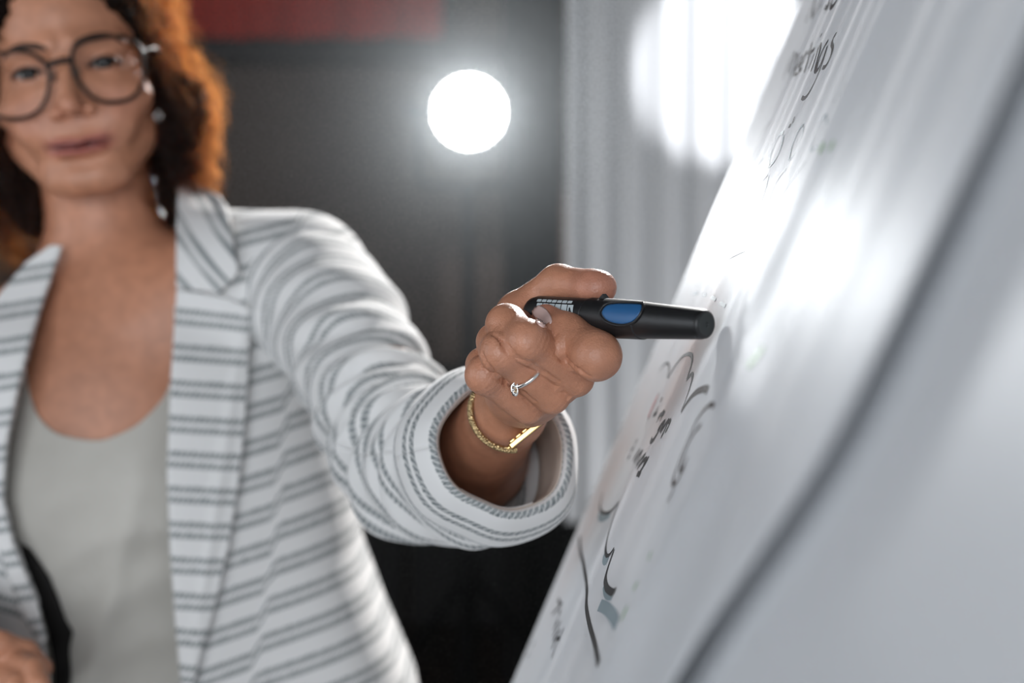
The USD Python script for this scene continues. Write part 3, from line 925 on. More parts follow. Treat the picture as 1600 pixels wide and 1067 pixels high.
def hand_sdf(p):
    wrist = P(812, 605, 0.764)
    d = rcone(p, WR, wrist, 0.0190, 0.0172)
    palm = None
    for n in ("index", "middle", "ring", "little"):
        m, r = FING[n][0]
        deep = m + np.array([0.0, 0.0065, 0.0])
        c = rcone(p, wrist + 0.15 * (deep - wrist), deep, 0.0150, r - 0.0004)
        palm = c if palm is None else smin(palm, c, 0.008)
    palm = smin(palm, rcone(p, P(820, 600, 0.745), P(860, 560, 0.735), 0.020, 0.018), 0.012)
    palm = smin(palm, rcone(p, P(808, 618, 0.742), P(800, 606, 0.725), 0.012, 0.011), 0.008)
    d = smin(d, palm, 0.008)
    for n, j in FING.items():
        f = None
        for k in range(3):
            (a, ra), (b, rb) = j[k], j[k + 1]
            c = rcone(p, a, b, ra, rb)
            if k == 0:                                                              # the waist between two joints
                c = c + 0.0003 * np.exp(-((length(p - (a + b) / 2)) / 0.010) ** 2)
            f = c if f is None else smin(f, c, 0.0060)
        dors = unit(CAM - j[1][0])
        f = smin(f, length(p - (j[1][0] + 0.0016 * dors)) - (j[1][1] - 0.0012), 0.005)
        d = smin(d, f, 0.0011)
    t = None
    for k in range(3):
        (a, ra), (b, rb) = THUMB[k], THUMB[k + 1]
        c = rcone(p, a, b, ra, rb)
        t = c if t is None else smin(t, c, 0.004)
    t = smin(t, length(p - (THUMB[3][0] + 0.003 * unit(P(938, 470, 0.70) - THUMB[3][0]) - 0.006 * unit(THUMB[3][0] - THUMB[2][0]))) - 0.0082, 0.005)
    web = rcone(p, P(822, 520, 0.748), P(880, 545, 0.738), 0.016, 0.013)
    t = smin(t, web, 0.010)
    d = smin(d, t, 0.006)
    for g in GROOVES:                                                               # the dark folds between neighbouring fingers
        for k in range(len(g) - 1):
            d = smax(d, -rcone(p, g[k][0], g[k + 1][0], g[k][1], g[k + 1][1]), 0.0022)
    return d


for line in ([(870, 551), (880, 560), (893, 571), (906, 580), (922, 589)], [(769, 520), (790, 543), (824, 567), (850, 583), (872, 596)], [(753, 553), (765, 576), (792, 597), (816, 613), (836, 628)]):
    x_, y_ = np.array(line, float).T
    dd = march(hand_sdf, x_, y_, 0.0, 0.60, 0.80)
    GROOVES.append([(P(x_[k], y_[k], dd[k] - 0.0002), r_) for k, r_ in enumerate((0.0005, 0.0009, 0.0010, 0.0008, 0.0003))])


def creases(p, d):
    """Knuckle wrinkles: shallow grooves across the backs of the middle joints and folds over the knuckles."""
    for n in ("index", "middle", "ring", "little"):
        for k, span, amp in ((1, 0.010, 0.00028), (0, 0.011, 0.00020)):
            c, ax_ = FING[n][k][0], unit(FING[n][1][0] - FING[n][0][0])
            q = p - c
            s = q @ ax_
            wob = 0.0012 * (meshkit.noise(p * 260.0, 3) - 0.5)
            g = np.exp(-(s / span) ** 2) * np.exp(-(length(q) / 0.016) ** 4)
            d = d + amp * g * (0.5 + 0.5 * np.cos((s + wob) * 2 * math.pi / 0.0030)) ** 3
    return d


def hand_full(p):
    d = smin(hand_sdf(p), arm_sdf(p), 0.012)
    near = np.abs(d) < 0.004
    if near.any():
        d[near] = creases(p[near], d[near])
        d[near] += 0.00022 * (meshkit.fbm(p[near] * 150.0, 3, 5) - 0.5)
    return d


# her right hand, low in the left corner: four relaxed fingers and the thumb
H2 = P(-15, 1059, 1.062)
F2 = [[(P(20, 1034, 1.062), .0100), (P(52, 1046, 1.040), .0088), (P(60, 1069, 1.030), .0078), (P(52, 1084, 1.028), .0068)],
      [(P(0, 1054, 1.058), .0102), (P(28, 1070, 1.032), .0090), (P(30, 1092, 1.022), .0080), (P(16, 1106, 1.022), .0070)],
      [(P(-20, 1070, 1.058), .0098), (P(2, 1094, 1.032), .0086), (P(0, 1116, 1.026), .0076), (P(-14, 1124, 1.030), .0066)],
      [(P(-42, 1080, 1.062), .0088), (P(-26, 1110, 1.042), .0076), (P(-30, 1128, 1.038), .0068), (P(-42, 1132, 1.042), .0060)]]
T2 = [(P(-40, 1024, 1.065), .0130), (P(0, 1009, 1.060), .0110), (P(40, 1019, 1.070), .0092), (P(66, 1044, 1.078), .0078)]


def hand2_sdf(p):
    d = arm2_sdf(p)
    for j in F2:
        d = smin(d, rcone(p, WR2, j[0][0], 0.018, j[0][1] + 0.001), 0.010)
    for j in F2 + [T2]:
        f = None
        for k in range(3):
            c = rcone(p, j[k][0], j[k + 1][0], j[k][1], j[k + 1][1])
            f = c if f is None else smin(f, c, 0.003)
        d = smin(d, f, 0.0025)
    return d


def upper(p):
    d = smin(torso_sdf(p), head_sdf(p), 0.012)
    return smin(smin(d, arm_sdf(p), 0.03), arm2_sdf(p), 0.03)


def bounds(pts, m):
    pts = np.array(pts)
    return pts.min(0) - m, pts.max(0) + m


def solid(v, f):
    f = np.asarray(f)
    m = trimesh.Trimesh(v, f, process=True)
    if m.volume < 0:
        m.invert()
    return m3.Manifold(m3.Mesh(np.asarray(m.vertices, np.float32), np.asarray(m.faces, np.uint32)))


# one continuous body: head, trunk and legs on three grids, joined
lo, hi = bounds([H(x, y, z) for x in (-84, 84) for y in (-190, 34) for z in (-118, 122)], 0.004)
head_m = (lambda m: (relax(m[0], m[1], 2), m[1]))(nets(lambda p: smin(head_sdf(p), torso_sdf(p), 0.012), lo, hi, 0.0022))
smooth_nets = lambda f, lo, hi, h, it=2: (lambda m: (relax(m[0], m[1], it), m[1]))(nets(f, lo, hi, h))
trunk_m = smooth_nets(upper, np.array([-0.66, 1.02, 0.86]), np.array([0.02, 1.50, 1.55]), 0.0078)
legs_m = smooth_nets(lower_sdf, np.array([-0.64, 0.98, -0.01]), np.array([-0.06, 1.50, 1.0]), 0.014)
hl, hh = bounds([j[0] for k in FING.values() for j in k] + [j[0] for j in THUMB] + [WR, P(800, 640, 0.80), P(740, 700, 0.86)], 0.030)
hand_m = smooth_nets(hand_full, hl, hh, 0.0010)
hl2, hh2 = bounds([j[0] for k in F2 for j in k] + [j[0] for j in T2] + [WR2], 0.026)
hand2_m = smooth_nets(hand2_sdf, hl2, hh2, 0.0024)
arm_m = smooth_nets(lambda p: smin(hand_sdf(p), arm_sdf(p), 0.012) + 0.0006, *bounds([SHL, EL, WR, FING["middle"][0][0]], 0.056), 0.006)
body = m3.Manifold.batch_boolean([solid(*m) for m in (head_m, trunk_m, legs_m, arm_m, hand2_m, hand_m)], m3.OpType.Add)
body = body.simplify(0.00004)
body = max(body.decompose(), key=lambda m: m.num_tri())
bv, bf, _ = meshkit.arrays(body)

WOMAN = (P(172, 1230, 1.31)[0], P(172, 1230, 1.31)[1], 0.0)
woman = thing("person", WOMAN, "woman in a striped white blazer and glasses pointing a black marker at the board", "person")
q = locf(bv)
ax_ = np.abs(q[:, 0])
lipz = 1.0 * np.exp(-(q[:, 0] / 5) ** 2) - 0.003 * q[:, 0] ** 2
lz = q[:, 2] + lipz
front = q[:, 1] > -14
lip = np.exp(-((lz + 68.8) / 8.0) ** 4) * np.exp(-(q[:, 0] / 27) ** 6) * front
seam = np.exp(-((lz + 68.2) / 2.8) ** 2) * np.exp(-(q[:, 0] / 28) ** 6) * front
blush = np.exp(-((ax_ - 38) / 20) ** 2 - ((q[:, 2] + 38) / 18) ** 2) * (q[:, 1] > -60) + 0.8 * np.exp(-(q[:, 0] / 14) ** 2 - ((q[:, 2] + 38) / 14) ** 2) * front
lid_shade = np.exp(-((ax_ - 31) / 17) ** 4 - ((q[:, 2] - 1) / 6.5) ** 2) * (q[:, 1] > -30)
tone = np.ones((len(bv), 3)) * np.array([0.53, 0.238, 0.140])
mixc = lambda t, w, c: t * (1 - w[:, None]) + w[:, None] * np.array(c)
tone = mixc(tone, 0.35 * blush, (0.50, 0.19, 0.13))
tone = mixc(tone, 0.7 * lid_shade, (0.20, 0.085, 0.06))  # eye socket shade put into the skin tone round the lids
tone = mixc(tone, 0.9 * lip, (0.38, 0.085, 0.075))
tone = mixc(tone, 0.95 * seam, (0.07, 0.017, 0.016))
# hands: pinker fingertips, knuckles a little redder, white crease lines across the middle joints
tips = np.zeros(len(bv)); kn = np.zeros(len(bv))
for j in list(FING.values()) + [THUMB]:
    tips = np.maximum(tips, np.exp(-(length(bv - j[3][0]) / 0.016) ** 2))
    kn = np.maximum(kn, np.exp(-(length(bv - j[1][0]) / 0.012) ** 2))
tone = mixc(tone, 0.45 * tips, (0.58, 0.22, 0.17))
tone = mixc(tone, 0.25 * kn, (0.56, 0.27, 0.20))
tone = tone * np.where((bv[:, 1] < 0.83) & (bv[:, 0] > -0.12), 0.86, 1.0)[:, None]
M_skin = look("skin", {"a": ("attribute", {"attribute": "tone"}), "t": ("texture_coordinate", {}), "n": ("noise_texture", {"scale": 90.0, "detail": 5.0}),
                       "n2": ("noise_texture", {"scale": 1300.0, "detail": 3.0, "roughness": 0.6}), "v": ("voronoi_texture", {"scale": 900.0}), "s": ("math", {"math_type": "add"}),
                       "b": ("bump", {"strength": 0.32, "distance": 0.0005}), "h": ("map_range", {"from_min": 0.3, "from_max": 0.7, "to_min": 0.86, "to_max": 1.10}),
                       "m": ("vector_math", {"math_type": "scale"}),
                       "p": ("principled_bsdf", {"roughness": 0.41, "specular_ior_level": 0.48})},
              [("t.object", "n.vector"), ("t.object", "n2.vector"), ("t.object", "v.vector"), ("n2.fac", "s.value1"), ("v.distance", "s.value2"), ("s.value", "b.height"), ("b.normal", "p.normal"),
               ("n.fac", "h.value"), ("a.color", "m.vector1"), ("h.result", "m.scale"), ("m.vector", "p.base_color")])
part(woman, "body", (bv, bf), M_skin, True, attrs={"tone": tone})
# ------------------------------------------------------------------ face details
M_eye = look("eyeball", {"a": ("attribute", {"attribute": "tone"}), "p": ("principled_bsdf", {"roughness": 0.06, "specular_ior_level": 0.35})}, [("a.color", "p.base_color")])
for s in (-1, 1):
    m = trimesh.creation.icosphere(5, 12.3)
    v = np.array(m.vertices)
    gaze = unit(np.array([0.33, 1.0, -0.02]))
    c = v @ gaze / 12.3
    ang = np.degrees(np.arccos(np.clip(c, -1, 1)))
    col = np.where((ang < 13)[:, None], [0.004, 0.004, 0.004], np.where((ang < 41)[:, None], [0.010, 0.007, 0.006], [0.22, 0.21, 0.20]))
    v = v * (1 + 0.05 * np.clip(1 - (ang / 30)[:, None] ** 2, 0, 1))
    pts = HO + ((v + np.array([31.0 * s, -13.5, 0])) / 1000.0) @ HM
    part(woman, "eye", (pts, m.faces), M_eye, True, attrs={"tone": col})
M_brow = plain("brow_hair", (0.035, 0.018, 0.012), 0.7)
M_lash = plain("lash_hair", (0.006, 0.004, 0.004), 0.6)


def on_head(x, z, off, y0=60.0):
    """Points of the face at local (x, z), seen from the front, off mm above the skin."""
    x, z = np.asarray(x, float), np.asarray(z, float)
    y = np.full(x.shape, y0)
    for _ in range(60):
        s = head_sdf(HO + (np.stack([x, y, z], -1) / 1000.0) @ HM) * 1000.0 - off
        y = y - np.clip(s * 0.8, -4, 8)
    return np.stack([x, y, z], -1)


for s in (-1, 1):
    c = curve([(s * 11, 16.5), (s * 20, 20.5), (s * 32, 23.0), (s * 42, 21.5), (s * 50, 15.0)], n=40)
    w = np.interp(np.linspace(0, 1, 40), [0, 0.2, 0.6, 1], [1.6, 2.8, 2.3, 0.6])
    q = on_head(c[:, 0], c[:, 1], 0.4)
    V, F = tube(HO + (q / 1000.0) @ HM, w / 1000.0, 10, squash=1.0)
    part(woman, "eyebrow", (V, F), M_brow, True)
    c = curve([(s * 18, -1.6), (s * 24, 2.6), (s * 31, 4.3), (s * 38, 3.2), (s * 44.5, -0.6)], n=30)
    q = on_head(c[:, 0], c[:, 1], 0.3)
    V, F = tube(HO + (q / 1000.0) @ HM, 0.0019, 8)
    part(woman, "lash_line", (V, F), M_lash, True)

# ------------------------------------------------------------------ cloth materials
def stripe_cloth(name):
    """White cloth with pairs of dashed slate lines: st.x counts threads along a line, st.y counts pairs."""
    n = {"uv": ("attribute", {"attribute": "st"}), "x": ("separate_xyz", {}), "fy": ("math", {"math_type": "fraction"}), "fx": ("math", {"math_type": "fraction"}),
         "r": ("rgb_ramp", {"ramp": [(0.0, (0, 0, 0)), (0.235, (0, 0, 0)), (0.28, (1, 1, 1)), (0.41, (1, 1, 1)), (0.455, (0, 0, 0)), (0.545, (0, 0, 0)), (0.59, (1, 1, 1)), (0.72, (1, 1, 1)), (0.765, (0, 0, 0)), (1.0, (0, 0, 0))]}),
         "sk": ("math", {"math_type": "multiply_add", "value2": 5.0}), "dash": ("rgb_ramp", {"ramp": [(0.0, (0.50, 0.50, 0.50)), (0.2, (1, 1, 1)), (0.65, (1, 1, 1)), (0.85, (0.50, 0.50, 0.50)), (1.0, (0.50, 0.50, 0.50))]}),
         "nz": ("noise_texture", {"scale": 3.0, "detail": 3.0}), "wob": ("math", {"math_type": "multiply_add", "value2": 0.10}), "nr": ("map_range", {"from_min": 0.3, "from_max": 0.7, "to_min": 0.55, "to_max": 1.0}),
         "m1": ("math", {"math_type": "multiply"}), "m2": ("math", {"math_type": "multiply"}),
         "c": ("mix_color", {"a": (0.735, 0.725, 0.715), "b": (0.078, 0.104, 0.112)}),
         "wv": ("texture_coordinate", {}), "nb": ("noise_texture", {"scale": 1500.0, "detail": 3.0}), "b": ("bump", {"strength": 0.35, "distance": 0.0006}),
         "p": ("principled_bsdf", {"roughness": 0.85, "sheen_weight": 0.35, "sheen_roughness": 0.4, "specular_ior_level": 0.25})}
    L = [("uv.vector", "x.vector"), ("uv.vector", "nz.vector"), ("nz.fac", "wob.value1"), ("x.y", "wob.value3"), ("wob.value", "fy.value1"), ("fy.value", "r.fac"), ("r.color", "m1.value1"),
         ("fy.value", "sk.value1"), ("x.x", "sk.value3"), ("sk.value", "fx.value1"), ("fx.value", "dash.fac"), ("dash.color", "m1.value2"), ("nz.fac", "nr.value"), ("m1.value", "m2.value1"), ("nr.result", "m2.value2"),
         ("m2.value", "c.fac"), ("c.result", "p.base_color"), ("wv.object", "nb.vector"), ("nb.fac", "b.height"), ("b.normal", "p.normal")]
    return look(name, n, L)


M_stripe = stripe_cloth("striped_cloth")
M_lining = noisy("beige_lining", (0.50, 0.42, 0.36), (0.58, 0.49, 0.42), 40, 0.7)
M_shirt = noisy("white_lining", (0.74, 0.72, 0.70), (0.80, 0.78, 0.76), 60, 0.8)
M_top = noisy("grey_jersey", (0.50, 0.475, 0.43), (0.54, 0.515, 0.47), 30, 0.8, 0.25, 900, 0.0004)
M_trouser = noisy("dark_trouser_cloth", (0.012, 0.012, 0.014), (0.02, 0.02, 0.023), 60, 0.85)
M_darkcloth = noisy("shoe_and_shade_cloth", (0.007, 0.006, 0.006), (0.013, 0.011, 0.010), 50, 0.9)
PERIOD = 0.0285


# ------------------------------------------------------------------ jersey top
def top_sdf(p):
    d = torso_sdf(p) - 0.0035
    x, y, _ = pix(p)
    fold = np.zeros(len(p))
    for (a, b, w, amp, k) in ((850, -0.45, 26, 0.0035, 0), (960, -0.75, 30, 0.0045, 1), (1040, -0.6, 26, 0.004, 2), (760, -0.3, 30, 0.002, 3)):
        fold += amp * np.exp(-((y - (a + b * (x - 150) + 0.002 * (x - 150) ** 2)) / w) ** 2)
    fold += 0.004 * np.exp(-((x - (205 - 0.25 * (y - 800))) / 22) ** 2) * (1 / (1 + np.exp(-(y - 760) / 30)))
    return d - fold * (p[:, 1] < 1.30)


v, f = smooth_nets(top_sdf, np.array([-0.62, 1.04, 0.93]), np.array([-0.05, 1.48, 1.47]), 0.0052)
neck_curve = np.array([(-300, 470), (30, 500), (42, 600), (60, 652), (100, 681), (150, 688), (200, 672), (240, 640), (266, 600), (285, 480), (420, 440), (900, 430)], float)
px_, py_, pd_ = pix(v)
s = np.where(v[:, 1] < 1.29, py_ - PchipInterpolator(neck_curve[:, 0], neck_curve[:, 1])(np.clip(px_, -300, 900)), 520 - 0 * py_ - np.maximum(0, 1.47 - v[:, 2]) * 0)
s = np.where(v[:, 1] >= 1.29, py_ - 470.0, s)
arms = np.minimum(np.abs(px_ - 172) - 330, 1e9)
s = np.minimum(s, -arms)
v2, f2 = clip_mesh(v, f, s)
bottom = v2[:, 2] - 0.97
v2, f2 = clip_mesh(v2, f2, bottom)
if (vnormals(v2, f2) * (v2 - v2.mean(0))).sum() < 0:
    f2 = f2[:, ::-1]
part(woman, "jersey_top", solidify(v2, f2, 0.0012), M_top, True, label="sage grey scoop-neck top")
# trousers and shoes, below the picture
v, f = smooth_nets(lambda p: lower_sdf(p) - 0.009, np.array([-0.68, 0.95, 0.10]), np.array([-0.02, 1.55, 1.06]), 0.011)
v, f = clip_mesh(v, f, np.minimum(0.985 - v[:, 2], v[:, 2] - 0.115))
part(woman, "trousers", solidify(v, f, 0.002), M_trouser, True, label="dark trousers")
hip = P(172, 1330, 1.31)
for s in (-1, 1):
    ank = np.array([hip[0] + s * 0.095 * 1.1, hip[1] + 0.03, 0.085])
    shoe = lambda p, a=ank: np.maximum(smin(rcone(p, a + [0, 0.02, -0.035], a + [0.01 * s, -0.16, -0.052], 0.049, 0.040), length(p - (a + [0, 0.02, -0.02])) - 0.048, 0.03), -(p[:, 2] - 0.0))
    v, f = smooth_nets(shoe, ank + [-0.08, -0.26, -0.09], ank + [0.08, 0.12, 0.05], 0.006)
    part(woman, "shoe", (v, f), M_darkcloth, True)


# ------------------------------------------------------------------ blazer
def jacket_sdf(p):
    C = P(195, 700, 1.295)
    z = p[:, 2]
    py = 533.5 + (1.43 - 0.0 - z) * FPX / 1.295 - 163
    a = np.interp(py, [430, 560, 640, 720, 800, 850, 950, 1067, 1200, 1300], [0.17, 0.185, 0.193, 0.205, 0.2135, 0.2165, 0.238, 0.268, 0.285, 0.29])
    b = np.interp(py, [430, 640, 800, 1067, 1300], [0.105, 0.130, 0.135, 0.150, 0.155])
    x, y = p[:, 0] - C[0], p[:, 1] - C[1]
    th = np.arctan2(y, x)
    ripple = 0.0035 * np.cos(th * 9 + 1.0 + 2 * z) * np.clip((py - 700) / 300, 0, 1)
    k = (np.abs(x) / a) ** 2.3 + (np.abs(y) / b) ** 2.3
    d = (k ** (1 / 2.3) - 1) * np.minimum(a, b) * 0.9 - ripple
    d = smax(d, (z - P(172, 470, 1.295)[2]), 0.07)
    d = smin(d, torso_sdf(p) - 0.013, 0.012)
    d = smin(d, rcone(p, P(285, 400, 1.300), P(478, 432, 1.240), 0.046, 0.050), 0.02)
    d = smin(d, rcone(p, P(100, 480, 1.310), SHR + np.array([0, 0, 0.01]), 0.043, 0.056), 0.02)
    return d


xr = np.array([(285, 240), (282, 290), (276, 370), (274, 455), (268, 600), (262, 740), (266, 850), (276, 980), (286, 1067), (296, 1250)], float)
xl = np.array([(100, 240), (98, 380), (74, 440), (52, 520), (32, 600), (12, 690), (6, 780), (24, 850), (58, 935), (78, 1067), (90, 1250)], float)


def cloth_uv(p, slope, off=0.0, u=0.0042):
    n = np.hypot(1, slope)
    return np.stack([(p[:, 0] - slope * p[:, 2]) / n / u, (-p[:, 2] + slope * p[:, 0]) / n / PERIOD + off], 1)


v, f = smooth_nets(jacket_sdf, np.array([-0.70, 1.03, 0.90]), np.array([0.12, 1.52, 1.56]), 0.0062)
px_, py_, pd_ = pix(v)
L, R = np.interp(py_, xl[:, 1], xl[:, 0]), np.interp(py_, xr[:, 1], xr[:, 0])
s = np.where(v[:, 1] < 1.30, np.maximum(px_ - R, L - px_), 60.0)
s = np.maximum(s, np.where(v[:, 1] < 1.30, -60, 60))
neckhole = (length((v - P(180, 440, 1.31)) * np.array([1, 1, 0.35])) - 0.066) * 1700
s = np.minimum(s, neckhole)
s = np.minimum(s, np.where(v[:, 2] > P(180, 470, 1.30)[2], (rcone(v, NECK_A, NECK_B, 0.050, 0.054) - 0.024) * 1700, 60))
s = np.minimum(s, (v[:, 2] - 0.955) * 1700)
s = np.minimum(s, np.where((px_ > 90) & (px_ < 276) & (py_ < 470), -30, 60))
s = np.minimum(s, np.where(px_ < 135, py_ - np.where(px_ > 0, 380 + (97 - px_) * 1.03, 480 - 0.30 * px_), 60))
v, f = clip_mesh(v, f, s)
px_, py_, pd_ = pix(v)
seam = np.interp(py_, [380, 600, 740, 860, 980, 1067], [470, 452, 436, 428, 408, 392])
slope = np.where(px_ > 180, 0.25, -0.22)
uv = cloth_uv(v, slope)
uv[:, 1] += 0.38 * (1 / (1 + np.exp(-(px_ - seam) / 1.5)))
jk = part(woman, "blazer", solidify(v, f, 0.0028), M_stripe, True, uv=np.vstack([uv, uv]), label="white blazer with slate dashed stripes")

# sleeve of the raised arm
cp = np.array([P(430, 440, 1.245), P(500, 478, 1.205), P(556, 560, 1.135), P(606, 660, 1.055), P(650, 716, 0.985), P(700, 726, 0.925), P(745, 720, 0.868), P(775, 706, 0.815)])
rr = np.array([0.060, 0.060, 0.053, 0.050, 0.0505, 0.0500, 0.0490, 0.0430])
n_a, n_s = 120, 190
path = curve(cp, n=n_s); rad = curve(np.stack([rr, rr * 0, rr * 0], 1), n=n_s)[:, 0]
arc = np.concatenate([[0], np.cumsum(length(np.diff(path, axis=0)))])


def ring_grid(path, rad, n_a, disp, up=(0, 0, 1)):
    T, N, B = frames(path, up)
    a = np.arange(n_a + 1) / n_a * 2 * math.pi
    D = np.cos(a)[None, :, None] * N[:, None] + np.sin(a)[None, :, None] * B[:, None]
    V = path[:, None] + (rad[:, None] + disp)[..., None] * D
    n = len(path)
    i, j = np.meshgrid(np.arange(n - 1), np.arange(n_a), indexing="ij")
    k = n_a + 1
    F = np.stack([i * k + j, (i + 1) * k + j, (i + 1) * k + j + 1, i * k + j + 1], -1).reshape(-1, 4)
    F = np.vstack([F[:, [0, 1, 2]], F[:, [0, 2, 3]]])
    V = V.reshape(-1, 3)
    if (vnormals(V, F) * (V - np.repeat(path, k, 0))).sum() < 0:
        F = F[:, ::-1]
    return V, F, a


A_, S_ = np.meshgrid(np.arange(n_a + 1) / n_a * 2 * math.pi, arc, indexing="xy")
t_ = S_ / arc[-1]
elb = np.exp(-((t_ - 0.60) / 0.22) ** 2)
fold = 0.0048 * elb * np.sin(2 * math.pi * (S_ / 0.036 + 0.5 * np.sin(A_ + 0.6)) + 1.5 * np.sin(2 * A_))
fold += 0.0030 * np.sin(2 * math.pi * S_ / 0.062 + 2.0 * np.cos(A_ - 1.0) + 3 * np.sin(A_)) * np.clip(t_ * 3, 0, 1)
fold += 0.0045 * (meshkit.noise(np.stack([np.cos(A_) * 2.0 + 7, np.sin(A_) * 2.0 + 7, S_ * 30], -1), 4) - 0.5)
fold *= np.clip(1.15 - np.exp(-((1 - t_) / 0.05)), 0.05, 1)
V, F, a = ring_grid(path, rad, n_a, fold)
uvs = np.stack([A_ * 0.055 / 0.0042, (S_ + 0.012 * np.sin(A_ + 2.0)) / PERIOD], -1).reshape(-1, 2)
Vs, Fs = solidify(V, F, 0.0025)
part(jk, "sleeve", (Vs, Fs), M_stripe, True, uv=np.vstack([uvs, uvs]))
# turned-up cuff: round lip, then back inside
lipc = P(787, 697, 0.797)
axl = unit(P(790, 690, 0.765) - P(752, 722, 0.868))
e1 = unit(np.cross(axl, [0, 0, 1.0])); e2 = np.cross(e1, axl)
rings = []
prof = [(-0.060, 0.0500), (-0.048, 0.0515), (-0.034, 0.0510), (-0.020, 0.0475), (-0.008, 0.0430), (-0.001, 0.0395), (0.0015, 0.0370), (0.0000, 0.0350), (-0.006, 0.0342), (-0.020, 0.0345)]
pc = curve([(a_, b_, 0) for a_, b_ in prof], n=64)[:, :2]
al = np.concatenate([[0], np.cumsum(length(np.diff(pc, axis=0)))])
k = 120
an = np.arange(k + 1) / k * 2 * math.pi
shift = lambda s_: np.interp(s_, [-0.06, 0.0], [1.0, 0.0])
cc = lipc + pc[:, 0, None] * axl + shift(pc[:, 0])[:, None] * (P(744, 718, 0.845) - (lipc - 0.06 * axl)) * 0.55
wob = 1 + 0.05 * np.sin(2 * an + 0.7) + 0.03 * np.sin(3 * an + 2) + 0.012 * np.sin(7 * an)
V = cc[:, None] + (pc[:, 1, None] * wob[None])[..., None] * (np.cos(an)[None, :, None] * e1 + 1.06 * np.sin(an)[None, :, None] * e2)
V = V + (0.0016 * np.sin(an * 5 + 30 * al[:, None]) * np.exp(-((al[:, None] - 0.03) / 0.02) ** 2))[..., None] * axl
n = len(pc)
i, j = np.meshgrid(np.arange(n - 1), np.arange(k), indexing="ij")
F = np.stack([i * (k + 1) + j, (i + 1) * (k + 1) + j, (i + 1) * (k + 1) + j + 1, i * (k + 1) + j + 1], -1).reshape(-1, 4)
F = np.vstack([F[:, [0, 1, 2]], F[:, [0, 2, 3]]])
V = V.reshape(-1, 3)
if (vnormals(V, F) * (V - np.repeat(cc, k + 1, 0)))[: 20 * (k + 1)].sum() < 0:
    F = F[:, ::-1]
uvc = np.stack([np.tile(an * 0.045 / 0.0042, n), np.repeat((al - al[44]) / PERIOD + 0.35, k + 1)], 1)
Vc, Fc = solidify(V, F, 0.002)
part(jk, "cuff", (Vc, Fc), M_stripe, True, uv=np.vstack([uvc, uvc]))
inner = [(-0.004, 0.0335), (-0.02, 0.0335), (-0.05, 0.036), (-0.085, 0.037)]
ic = curve([(a_, b_, 0) for a_, b_ in inner], n=20)[:, :2]
cc2 = lipc + ic[:, 0, None] * axl + shift(ic[:, 0])[:, None] * (P(744, 718, 0.845) - (lipc - 0.06 * axl)) * 0.4
V = cc2[:, None] + (ic[:, 1, None] * wob[None])[..., None] * (np.cos(an)[None, :, None] * e1 + 1.06 * np.sin(an)[None, :, None] * e2)
n = len(ic)
i, j = np.meshgrid(np.arange(n - 1), np.arange(k), indexing="ij")
F = np.stack([i * (k + 1) + j, (i + 1) * (k + 1) + j, (i + 1) * (k + 1) + j + 1, i * (k + 1) + j + 1], -1).reshape(-1, 4)
F = np.vstack([F[:, [0, 1, 2]], F[:, [0, 2, 3]]])
part(jk, "sleeve_lining", solidify(V.reshape(-1, 3), F, 0.001), M_lining, True, label="beige sleeve lining")
seg = (np.arange(k + 1) >= 0)
lo_a = int(np.argmin((np.cos(an)[:, None] * e1 + np.sin(an)[:, None] * e2) @ np.array([0.15, 0, 1.0])))
sel = [(lo_a + q) % k for q in range(-13, 14)]
wl = np.array([(-0.007, 0.0325), (-0.03, 0.0322), (-0.055, 0.0325)])
Vw = []
for a0, r0_ in curve([(x, y, 0) for x, y in wl], n=12)[:, :2]:
    c0 = lipc + a0 * axl + shift(a0) * (P(744, 718, 0.845) - (lipc - 0.06 * axl)) * 0.4
    Vw.append([c0 + r0_ * wob[q] * (math.cos(an[q]) * e1 + 1.06 * math.sin(an[q]) * e2) for q in sel])
Vw = np.array(Vw); n1, n2 = Vw.shape[:2]
i, j = np.meshgrid(np.arange(n1 - 1), np.arange(n2 - 1), indexing="ij")
F = np.stack([i * n2 + j, (i + 1) * n2 + j, (i + 1) * n2 + j + 1, i * n2 + j + 1], -1).reshape(-1, 4)
F = np.vstack([F[:, [0, 1, 2]], F[:, [0, 2, 3]]])
part(jk, "cuff_facing", solidify(Vw.reshape(-1, 3), F, 0.001), M_shirt, True, label="white facing inside the cuff")

# far sleeve, mostly outside the picture
cp2 = np.array([SHR + np.array([0.02, 0, 0]), SHR * 0.6 + EL2 * 0.4 + np.array([-0.01, 0, 0]), EL2, EL2 * 0.5 + WR2 * 0.5, EL2 * 0.12 + WR2 * 0.88])
pth = curve(cp2, n=90)
V, F, a = ring_grid(pth, np.interp(np.linspace(0, 1, 90), [0, 0.4, 1], [0.062, 0.058, 0.044]), 60, 0.003 * np.sin(np.arange(90)[:, None] * 0.5 + 3 * np.sin(np.arange(61) / 60 * 2 * math.pi)[None]))
ar = np.concatenate([[0], np.cumsum(length(np.diff(pth, axis=0)))])
uv2 = np.stack([np.tile(np.arange(61) / 60 * 82.0, 90), np.repeat(ar / PERIOD, 61)], 1)
Vs, Fs = solidify(V, F, 0.0025)
part(jk, "sleeve", (Vs, Fs), M_stripe, True, uv=np.vstack([uv2, uv2]))


